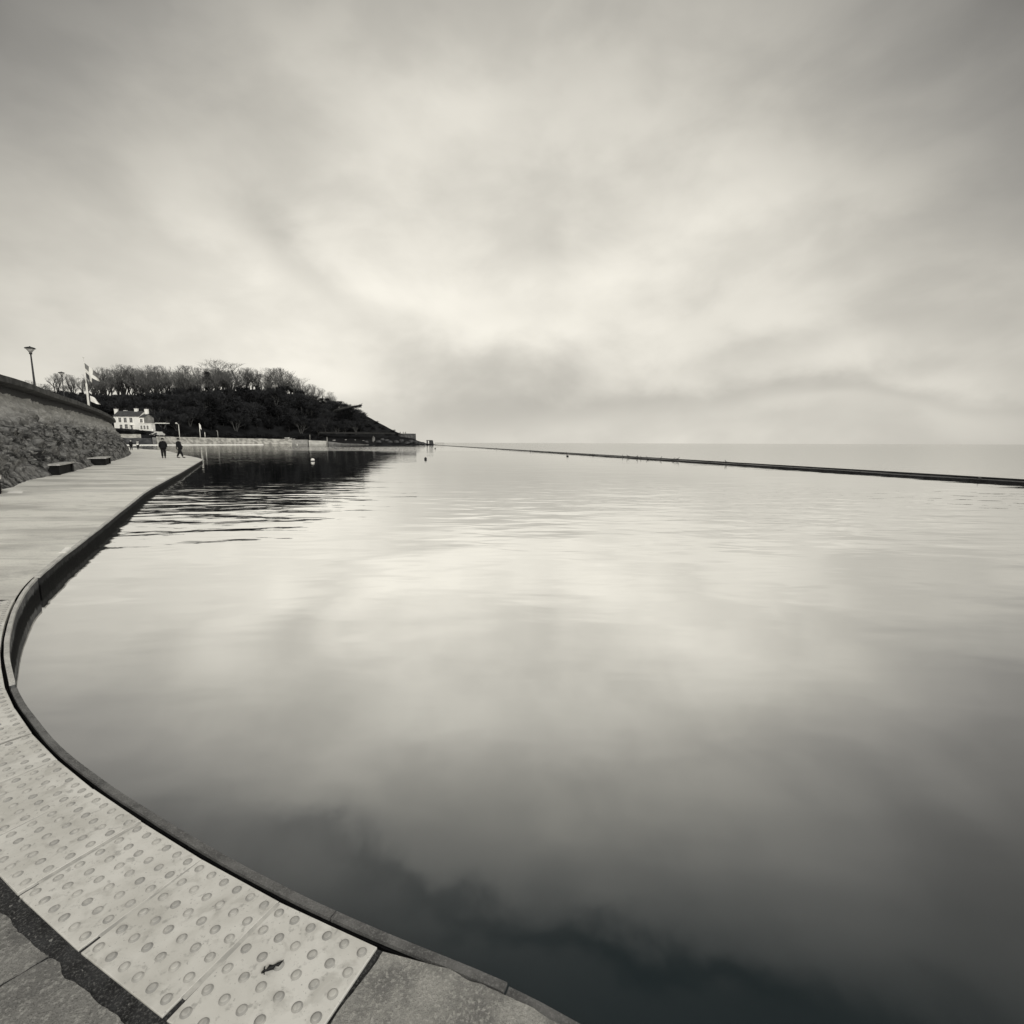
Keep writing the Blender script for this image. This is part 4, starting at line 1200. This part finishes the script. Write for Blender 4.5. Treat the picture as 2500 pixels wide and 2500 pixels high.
for sx in (-.6, .6): part('headlight', M['white_metal'], lambda mb: mb.box(sx - .16, sx + .16, -.03, -.002, .62, .78), car)
for sx in (-.8, .8):
    for y_ in (.8, 3.4): wheel(car, sx, y_, .32)

# ------------------------------------------------------------------ posts, boats, bastion on the far shore
def far_post(name, label, cat, px, y0, y1, o, r_, fn=None, mat=None):
    Y = lerpk(SH, px) + o
    a, b = at(px, y1, Y), at(px, y0, Y)
    t = thing(name, label, cat, a)
    h = b.z - a.z
    part('post', mat or M['white_metal'], lambda mb: mb.lathe([(r_ * 1.3, -1.5), (r_ * 1.1, h * .5), (r_ * .8, h)], 8), t)
    if fn: fn(t, h)
    return t
def lamp_arm(t, h):
    part('arm', M['white_metal'], lambda mb: mb.tube([(0, 0, h - .1), (-.5, 0, h + .5), (-1.0, 0, h + .75)], [.09, .08, .07], 6), t)
    part('lamp_head', M['white_metal'], lambda mb: mb.lathe([(.15, .2), (.42, .45), (.36, .75), (.1, .95)], 10, c=(-1.15, 0, h + .1)), t)
far_post('lamp_post', 'white lamp post with small arm on the far sea wall, between the walkers', 'lamp post', 438.5, 1036.5, 1066, 7.2, .14, lamp_arm)
def wrapped(t, h):
    ob = cloth(lambda u, v: Vector((.1 + u * .75, 0, h - .3 - (1 - v) * 2.2 - u * 1.0)), 6, 4, .12, M['white_paint'], 'pennant', t)
far_post('flagpole', 'white flagpole with furled pennant on the far sea wall', 'flagpole', 489, 1033, 1066.5, 7.2, .14, wrapped)
far_post('bollard', 'short white post right of the far flagpole', 'post', 500.5, 1055, 1064.5, 9, .17)
def crook(t, h):
    part('crook', M['grey_render'], lambda mb: mb.tube([(0, 0, h - .05), (-.1, 0, h + .4), (-.5, 0, h + .6), (-.8, 0, h + .4)], [.2, .19, .18, .16], 6), t)
far_post('shower_post', 'grey crook topped post on the far shore beside dark bushes', 'post', 532, 1054, 1064.5, 10, .2, crook, M['grey_render'])
far_post('mooring_post', 'thin grey post behind the pale wall section on the far shore, left one', 'post', 757, 1061, 1074, 7.5, .18, None, M['grey_render'])
far_post('mooring_post', 'thicker grey post at the right end of the bright far wall section', 'post', 799, 1067, 1083, 2.2, .28, None, M['grey_render'])

def dinghy(px, py, L, rz, label):
    Y = lerpk(SH, px) + 8
    p = at(px, py + 1.0, Y)
    t = thing('dinghy', label, 'boat', p, rz, group='white boats along the far shore')
    def hull(mb):
        st = [(-.5, .36, .55), (-.2, .46, .5), (.15, .40, .5), (.38, .22, .58), (.5, .02, .68)]
        vs = []
        for x0, w, h in st:
            for yy, zz in ((-w, h), (-w * .75, .15), (0, 0), (w * .75, .15), (w, h)): vs.append((x0 * L, yy * L * .42, zz * L * .42))
        fs = [(i * 5 + j, i * 5 + j + 1, (i + 1) * 5 + j + 1, (i + 1) * 5 + j) for i in range(4) for j in range(4)]
        fs += [(4, 3, 2, 1, 0), (20, 21, 22, 23, 24)] + [(i * 5, (i + 1) * 5, (i + 1) * 5 + 4, i * 5 + 4) for i in range(4)]
        mb.add(vs, fs)
    part('hull', M['buoy_white'], hull, t)
    part('keel', M['dark_metal'], lambda mb: mb.box(-.45 * L, .4 * L, -.04, .04, -.12, .02), t)
    part('thwart', M['bark'], lambda mb: mb.box(-.08 * L, .04 * L, -.36 * L * .42, .36 * L * .42, .5 * L * .42 + .12, .5 * L * .42 + .2), t)
dinghy(701, 1070, 2.9, .1, 'longest white boat drawn up behind the far pale wall')
dinghy(710.5, 1070, 1.4, .5, 'tiny white boat just right of the longest boat on the far shore')
dinghy(718, 1071.5, 1.6, 1.2, 'white boat at the right end of the row of three on the far shore')
dinghy(815.5, 1074.5, 1.6, .6, 'white boat alone right of the thick grey post')
dinghy(844, 1073, 1.1, .3, 'small white boat below the headland path, left of the pair')
dinghy(867.5, 1073.5, 1.2, 1.4, 'small upright looking white boat below the headland path')
dinghy(887, 1075, 1.0, .2, 'small white boat left of the pale standing boulder')
dinghy(957, 1082.5, 1.0, .2, 'small white boat low at the water left of the headland tip')
dinghy(990, 1081.5, 1.5, .7, 'white boat at the water below the round bastion')

def boulder(px, py, w, h, seed, label, mat=None):
    Y = lerpk(SH, px) + 6 * lerpk(RO, px) / 110 + 1
    p = at(px, py, Y)
    mb = MB(); vs = []; fs = []
    nu, nv = 10, 6
    for j in range(nv + 1):
        for i in range(nu):
            t, f = 2 * math.pi * i / nu, math.pi * j / nv
            q = Vector((math.sin(f) * math.cos(t), math.sin(f) * math.sin(t), math.cos(f)))
            k_ = 1 + .45 * noise.noise(q * 1.3 + Vector((seed, 0, 0)))
            vs.append((q.x * w * k_, q.y * w * k_, q.z * h * k_ + h * .5))
    for j in range(nv):
        for i in range(nu): fs.append((j * nu + i, (j + 1) * nu + i, (j + 1) * nu + (i + 1) % nu, j * nu + (i + 1) % nu))
    mb.add(vs, fs, 0, False)
    return tag(mb.build('boulder', mat or M['mid_stone'], None, p), label, 'boulder', 'boulders along the foot of the headland')
boulder(912, 1076, 1.0, 2.0, 1, 'tall pale standing boulder at the foot of the headland')
LB = 'dark boulder among the rocks along the waterline under the headland'
for i, (px, py, w, h) in enumerate([(895, 1080, 1.6, .8), (925, 1080, 1.8, 1.0), (934, 1074, 1.4, .8), (945, 1076, 1.5, .8), (952, 1080, 1.6, .9), (968, 1080, 1.8, 1.0), (980, 1078, 1.8, 1.1), (995, 1083, 2.0, 1.0),
                                     (1004, 1080, 2.0, 1.2), (1016, 1082, 2.0, 1.2), (1024, 1084, 1.6, .9), (1032, 1084, 1.5, .9), (1038, 1086, 1.2, .7)]):
    boulder(px, py, w, h, i * 3.3, LB, M['dark_stone'])

BY = 372.0
bp0, bp1 = at(970, 1075, BY), at(1012, 1075, BY); bc = (bp0 + bp1) / 2
bas = thing('bastion', 'round grey stone bastion at the end of the headland', 'bastion', (bc.x, BY + 5, bc.z - 2))
rb = (bp1.x - bp0.x) / 2; bh = at(990, 1058.5, BY).z - bc.z + 2
M['bastion_stone'] = mottled('bastion_stone', g(0.045, -.3), g(0.10, 0), .8)
part('wall', M['bastion_stone'], lambda mb: mb.lathe([(rb * 1.03, -3), (rb, bh - .25)], 24, smooth=True), bas)
part('parapet', M['coping'], lambda mb: mb.lathe([(rb + .12, bh - .247), (rb + .12, bh), (rb - .35, bh), (rb - .35, bh - .247)], 24, smooth=False), bas)
BTOP = bc.z - 2 + bh
# ruined shelter at the tip
ruin = thing('shelter', 'small dark stone shelter with open doorway at the headland tip', 'shelter', at(1049, 1087, 356))
rw = 15 / FX * 356; rh = 12.5 / FX * 356
part('wall', M['dark_stone'], lambda mb: (mb.box(-rw / 2, -rw / 2 + .45, 0, 3, -1, rh - .5), mb.box(-.35, rw / 2 - .1, 0, .4, -1, rh - .5), mb.box(rw / 2 - .5, rw / 2 - .11, .41, 3, -1, rh - .5)), ruin)
part('roof', M['slate'], lambda mb: mb.add([(-rw / 2 - .2, -.3, rh - .497), (rw / 2 - .2, -.3, rh - .497), (rw / 2 - .2, 3.3, rh - .497), (-rw / 2 - .2, 3.3, rh - .497), (-rw / 2, -.2, rh), (rw / 2 - .6, -.2, rh), (rw / 2 - .6, 3.2, rh), (-rw / 2, 3.2, rh)],
                                        [(3, 2, 1, 0), (4, 5, 6, 7), (0, 1, 5, 4), (1, 2, 6, 5), (2, 3, 7, 6), (3, 0, 4, 7)]), ruin)
part('buttress', M['dark_stone'], lambda mb: mb.add([(rw / 2 - .09, 0, -1), (rw / 2 + .9, 0, -1), (rw / 2 - .09, 0, rh - .7), (rw / 2 - .09, 1.5, -1), (rw / 2 + .9, 1.5, -1), (rw / 2 - .09, 1.5, rh - .7)], [(0, 1, 2), (5, 4, 3), (1, 4, 5, 2), (0, 3, 4, 1)]), ruin)
rl = thing('railing', 'faint grey railing between the shelter and the barrier wall', 'railing', at(1063, 1086.5, 354))
rlen = 21 / FX * 354
for i in range(6):
    part('post', M['grey_render'], lambda mb: mb.box(i * rlen / 5 - .06, i * rlen / 5 + .06, -.06, .06, -1, 1.7), rl)
part('rail', M['grey_render'], lambda mb: (mb.box(-.1, rlen + .1, -.07, -.061, 1.5, 1.66), mb.box(-.1, rlen + .1, -.07, -.061, .8, .9)), rl)

# ------------------------------------------------------------------ buoys
def buoy(px, py, rpx, label, top, low, sq=1.0):
    p = gp(px, py, WATER)
    r_ = rpx / FX * p.length
    t = thing('buoy', label, 'buoy', (p.x, p.y, WATER), group='mooring buoys on the lake')
    prof = lambda a, b, n_=7: [(max(.01, r_ * math.cos(R(a + (b - a) * i / n_))), r_ * sq * (.55 + math.sin(R(a + (b - a) * i / n_)))) for i in range(n_ + 1)]
    part('float', top, lambda mb: mb.lathe(prof(-12, 90), 16), t)
    part('base', low, lambda mb: mb.lathe(prof(-88, -12.5), 16), t)
    part('shackle', M['dark_metal'], lambda mb: mb.tube([(-r_ * .15, 0, r_ * sq * 1.5), (-r_ * .12, 0, r_ * sq * 1.72), (r_ * .12, 0, r_ * sq * 1.72), (r_ * .15, 0, r_ * sq * 1.5)], r_ * .06, 5), t)
buoy(763.5, 1126, 4.3, 'white round buoy floating on the dark reflection of the headland', M['buoy_white'], M['buoy_dark'])
buoy(1039, 1121.5, 3.3, 'round buoy with dark body on pale water right of the white one', M['buoy_dark'], M['buoy_dark'])
buoy(1385.5, 1114.5, 3.0, 'flat dark buoy in front of the barrier wall', M['buoy_dark'], M['buoy_dark'], .6)
buoy(1062.5, 1095.5, 1.7, 'tiny dark buoy off the headland tip, nearer of two', M['buoy_dark'], M['buoy_dark'])
buoy(1036, 1089.8, 1.1, 'tiny dark buoy off the headland tip, farther of two', M['buoy_dark'], M['buoy_dark'])
buoy(725.5, 1086.3, 1.5, 'tiny white buoy close under the far wall', M['buoy_white'], M['buoy_dark'])

# ------------------------------------------------------------------ people
def skin_mesh(name, nodes, edges, mat, parent, sub=1, fat=1.0):
    me = bpy.data.meshes.new(name + '_cage')
    me.from_pydata([n_[0] for n_ in nodes], edges, [])
    ob = bpy.data.objects.new(name + '_cage', me); C.objects.link(ob)
    md = ob.modifiers.new('skin', 'SKIN')
    md.use_smooth_shade = True
    for i, n_ in enumerate(nodes):
        sv = me.skin_vertices[0].data[i]
        r_ = n_[1]
        r_ = r_ if isinstance(r_, tuple) else (r_, r_)
        sv.radius = (r_[0] * fat, r_[1] * fat)
        sv.use_root = i == 0
    ss = ob.modifiers.new('sub', 'SUBSURF'); ss.levels = sub; ss.render_levels = sub
    dg = bpy.context.evaluated_depsgraph_get()
    res = bpy.data.meshes.new_from_object(ob.evaluated_get(dg))
    bpy.data.objects.remove(ob)
    res.materials.clear(); res.materials.append(mat)
    res.name = name
    o2 = bpy.data.objects.new(name, res); C.objects.link(o2); o2.parent = parent
    return o2
def person(loc, rz, label, H=1.75, stride=0.0, hat=None, coat=M['black_cloth'], trousers=M['dark_trouser'], coat_len=.78, arm_swing=.08, lean=0.0, bag=None, arms_out=-0.01, group=None, shawl=None):
    """faces local +Y"""
    t = thing('person', label, 'person', loc, rz, group)
    s = H / 1.75
    V = lambda x, y, z: Vector((x * s, (y + lean * max(0, z - .9)) * s, z * s))
    hipz = .93; st = stride
    knee = lambda sx, yy: V(sx * .095, yy * .45 + .03, .49)
    feet = {-1: -st, 1: st}
    body = [(V(0, 0, hipz), .13), (V(0, 0, 1.12), .12), (V(0, 0, 1.32), .145), (V(0, 0.01, 1.45), .085), (V(0, .02, 1.53), .05), (V(0, .035, 1.60), .082), (V(0, .03, 1.68), .085), (V(0, .02, 1.73), .05)]
    ed = [(i, i + 1) for i in range(7)]
    def limb(chain, root):
        nonlocal body, ed
        prev = root
        for v, r_ in chain:
            body.append((v, r_)); ed.append((prev, len(body) - 1)); prev = len(body) - 1
    for sx in (-1, 1):
        fy = feet[sx]
        limb([(V(sx * .10, 0, .86), .09), (V(sx * .098, fy * .5 + .03, .49), .062), (V(sx * .095, fy, .11), .042), (V(sx * .10, fy + .05, .045), .045), (V(sx * .105, fy + .17, .035), .032)], 0)
        ay = -fy * .5 if st else arm_swing * sx
        limb([(V(sx * .17, 0, 1.42), .062), (V(sx * (.24 + arms_out), -.02 + ay * .3, 1.16), .046), (V(sx * (.25 + arms_out), .06 + ay, .93), .032), (V(sx * (.25 + arms_out), .08 + ay, .86), .034)], 2)
    b_ = skin_mesh('body', body, ed, M['skin'], t, fat=1.12)
    # fingers and face details joined into the body mesh
    fm = MB()
    for sx in (-1, 1):
        ay = -feet[sx] * .5 if st else arm_swing * sx
        hx, hy, hz = sx * (.25 + arms_out), .08 + ay, .86
        for i, L in enumerate((.07, .08, .075, .06)):
            yy = hy - .03 + i * .02
            fm.tube([V(hx, yy, hz - .01), V(hx - sx * .005, yy + .004, hz - .01 - L * .55), V(hx - sx * .02, yy + .004, hz - .01 - L)], [.009 * s, .008 * s, .006 * s], 5)
        fm.tube([V(hx, hy + .02, hz + .02), V(hx - sx * .015, hy + .055, hz - .01), V(hx - sx * .02, hy + .06, hz - .04)], [.011 * s, .009 * s, .007 * s], 5)
        fm.tube([V(sx * .078, .02, 1.66), V(sx * .092, .01, 1.64), V(sx * .08, .015, 1.615)], [.012 * s, .016 * s, .008 * s], 5)
        fm.lathe([(.004 * s, -.008 * s), (.011 * s, 0), (.004 * s, .008 * s)], 6, c=V(sx * .03, .118, 1.655))
    fm.tube([V(0, .11, 1.665), V(0, .142, 1.625), V(0, .118, 1.615)], [.008 * s, .014 * s, .009 * s], 5)
    fm.tube([V(-.022, .112, 1.585), V(.022, .112, 1.585)], .006 * s, 5)
    me = b_.data
    import bmesh
    bm = bmesh.new(); bm.from_mesh(me)
    vv = [bm.verts.new(v) for v in fm.v]
    for f in fm.f:
        try: bm.faces.new([vv[i] for i in f]).smooth = True
        except ValueError: pass
    bm.to_mesh(me); bm.free()
    # coat with sleeves
    cn = [(V(0, 0, 1.10), (.17 * s, .145 * s)), (V(0, 0, 1.32), (.20 * s, .15 * s)), (V(0, .005, 1.455), .105 * s), (V(0, .01, 1.50), .078 * s), (V(0, -.005, .92), (.19 * s, .16 * s)), (V(0, -.01, coat_len), (.20 * s, .17 * s))]
    ce = [(0, 1), (1, 2), (2, 3), (0, 4), (4, 5)]
    for sx in (-1, 1):
        ay = -feet[sx] * .5 if st else arm_swing * sx
        for v, r_ in ((V(sx * .185, 0, 1.42), .085 * s), (V(sx * (.25 + arms_out), -.02 + ay * .3, 1.16), .068 * s), (V(sx * (.255 + arms_out), .055 + ay, .95), .052 * s)):
            cn.append((v, r_)); ce.append((1 if v.z > 1.4 * s else len(cn) - 2, len(cn) - 1))
    skin_mesh('coat', cn, ce, coat, t, fat=1.32)
    # trousers and boots
    tn = [(V(0, 0, .96), (.165 * s, .14 * s)), (V(0, 0, .86), .12 * s)]; te = [(0, 1)]
    for sx in (-1, 1):
        fy = feet[sx]; prev = 1
        for v, r_ in ((V(sx * .10, 0, .80), .105 * s), (V(sx * .098, fy * .5 + .03, .49), .078 * s), (V(sx * .095, fy, .12), .062 * s)):
            tn.append((v, r_)); te.append((prev, len(tn) - 1)); prev = len(tn) - 1
    skin_mesh('trousers', tn, te, trousers, t, fat=1.25)
    for sx in (-1, 1):
        fy = feet[sx]
        skin_mesh('boot', [(V(sx * .097, fy, .16), .055 * s), (V(sx * .098, fy - .01, .055), .055 * s), (V(sx * .105, fy + .12, .045), .046 * s), (V(sx * .108, fy + .21, .036), .034 * s)], [(0, 1), (1, 2), (2, 3)], M['black_rubber'], t)
    if hat is not None:
        hm = MB()
        c0 = V(0, .028, 1.665)
        hm.lathe([(.108 * s, 0), (.112 * s, .04 * s), (.098 * s, .085 * s), (.06 * s, .12 * s), (.015 * s, .135 * s)], 14, c=c0)
        hm.add([c0 + Vector((x0 * s, y0 * s, z0 * s)) for x0, y0, z0 in ((-.085, .07, .0), (.085, .07, .0), (.06, .17, -.012), (-.06, .17, -.012), (-.085, .07, .016), (.085, .07, .016), (.06, .17, .002), (-.06, .17, .002))],
               [(3, 2, 1, 0), (4, 5, 6, 7), (0, 1, 5, 4), (1, 2, 6, 5), (2, 3, 7, 6), (3, 0, 4, 7)])
        hm.build('hat', hat, t)
    else:
        hm = MB()
        hm.lathe([(.095 * s, -.10 * s), (.108 * s, -.02 * s), (.112 * s, .05 * s), (.09 * s, .10 * s), (.03 * s, .125 * s)], 14, c=V(0, .005, 1.66)); hm.build('hair', M['hair'], t)
    if shawl is not None:
        skin_mesh('shawl', [(V(0, 0, 1.40), (.225 * s, .17 * s)), (V(0, 0, 1.24), (.24 * s, .18 * s)), (V(0, .0, 1.49), .12 * s), (V(0, .0, 1.56), .13 * s)], [(0, 1), (0, 2), (2, 3)], shawl, t)
    if bag is not None:
        bt = thing('bag', bag, 'bag', t.location, rz)
        bm_ = MB(); bm_.box(-.17 * s, .17 * s, -.32 * s, -.22 * s, .92 * s, 1.16 * s); bm_.build('pouch', M['white_paint'], bt)
        bm_ = MB(); bm_.tube([V(-.15, -.27, 1.16), V(-.2, -.2, 1.40), V(-.05, -.1, 1.5)], .012, 5); bm_.build('strap', M['black_rubber'], bt)
    return t
pC = gp(400.5, 1118.5); pD = gp(440, 1118); pA = gp(321, 1099); pB = gp(337.5, 1097.5)
def facing(dx, dy): return math.atan2(-dx, dy)
person(pC, facing(-.55, .85), 'walker in dark padded coat seen from behind, left of the pair on the promenade', 1.80, .05, M['black_cloth'], coat_len=.74, arms_out=.0)
person(pD, facing(.95, .2), 'walker in long dark coat and cap striding right beside the lake edge', 1.80, .27, M['black_cloth'], coat_len=.62, lean=-.10)
person(pA, facing(-.5, .9), 'distant walker in dark coat and pale woollen hat nearest the sea wall', 1.70, .08, M['pale_cloth'], coat_len=.72)
person(pB, facing(-.5, .9), 'distant walker with pale shawl over dark clothes, second from the sea wall', 1.68, .04, None, coat_len=.62, shawl=M['pale_cloth'],
       bag='small white bag on the back of the distant walker in a pale shawl')
LP = 'tiny dark figure standing on top of the round bastion'
for i, px in enumerate((977, 984.5, 990)):
    q = at(px, 1058.5, BY + 2 + i); q.z = BTOP - .3
    person(q, rnd.uniform(0, 6), ('leftmost', 'middle', 'rightmost')[i] + ' of three tiny dark figures on the round bastion', 1.75, .03, M['black_cloth'], group='figures on the bastion')
part('deck', M['coping'], lambda mb: mb.lathe([(rb - .36, bh - .5), (rb - .36, bh - .3)], 24, smooth=False), bas)

# ------------------------------------------------------------------ gulls on the barrier wall
G_G = 'gulls resting along the barrier wall'
def gull(p, rz, s, label):
    t = thing('gull', label, 'gull', p, rz, G_G)
    skin_mesh('body', [(Vector((0, 0, .20)) * s, .085 * s), (Vector((.16, 0, .26)) * s, .07 * s), (Vector((.24, 0, .38)) * s, .04 * s), (Vector((.28, 0, .46)) * s, .05 * s), (Vector((.36, 0, .45)) * s, .012 * s), (Vector((-.2, 0, .20)) * s, .05 * s), (Vector((-.38, 0, .19)) * s, .02 * s)],
              [(0, 1), (1, 2), (2, 3), (3, 4), (0, 5), (5, 6)], M['gull'], t)
    for sy in (-.04, .04):
        mb = MB(); mb.tube([(0, sy * s, 0), (0.01, sy * s, .14 * s)], .012 * s, 4); mb.build('leg', M['dark_metal'], t)
    return t
LG = 'small gull standing on the long barrier wall'
g0_ = None
for px in (1208, 1289, 1376, 1439, 1510, 1523, 1545, 1554, 1570, 1602, 1633, 1642, 1760, 2380):
    # the wall's place on this bearing
    k_ = (px - 1250) / F
    tt = (W0.x - k_ * W0.y * 1.0) / (k_ * wd.y - wd.x)
    for _ in range(3):
        P_ = W0 + wd * tt
    pos = P_ + Vector((0.45, 0.25, 0)); pos.z = WATER + .095
    s = rnd.uniform(.45, .62) if px < 2000 else .22
    if g0_ is None: g0_ = gull(pos, rnd.uniform(0, 6.28), 1.0, LG); g0_.scale = (.6, .6, .6)
    else: dup(g0_, pos, rnd.uniform(0, 6.28), (s, s, s))

# drop prototypes never used
for pr in protos_r + protos_b + protos_s + protos_h:
    if pr.name not in used:
        for ch in list(pr.children): bpy.data.objects.remove(ch)
        bpy.data.objects.remove(pr)
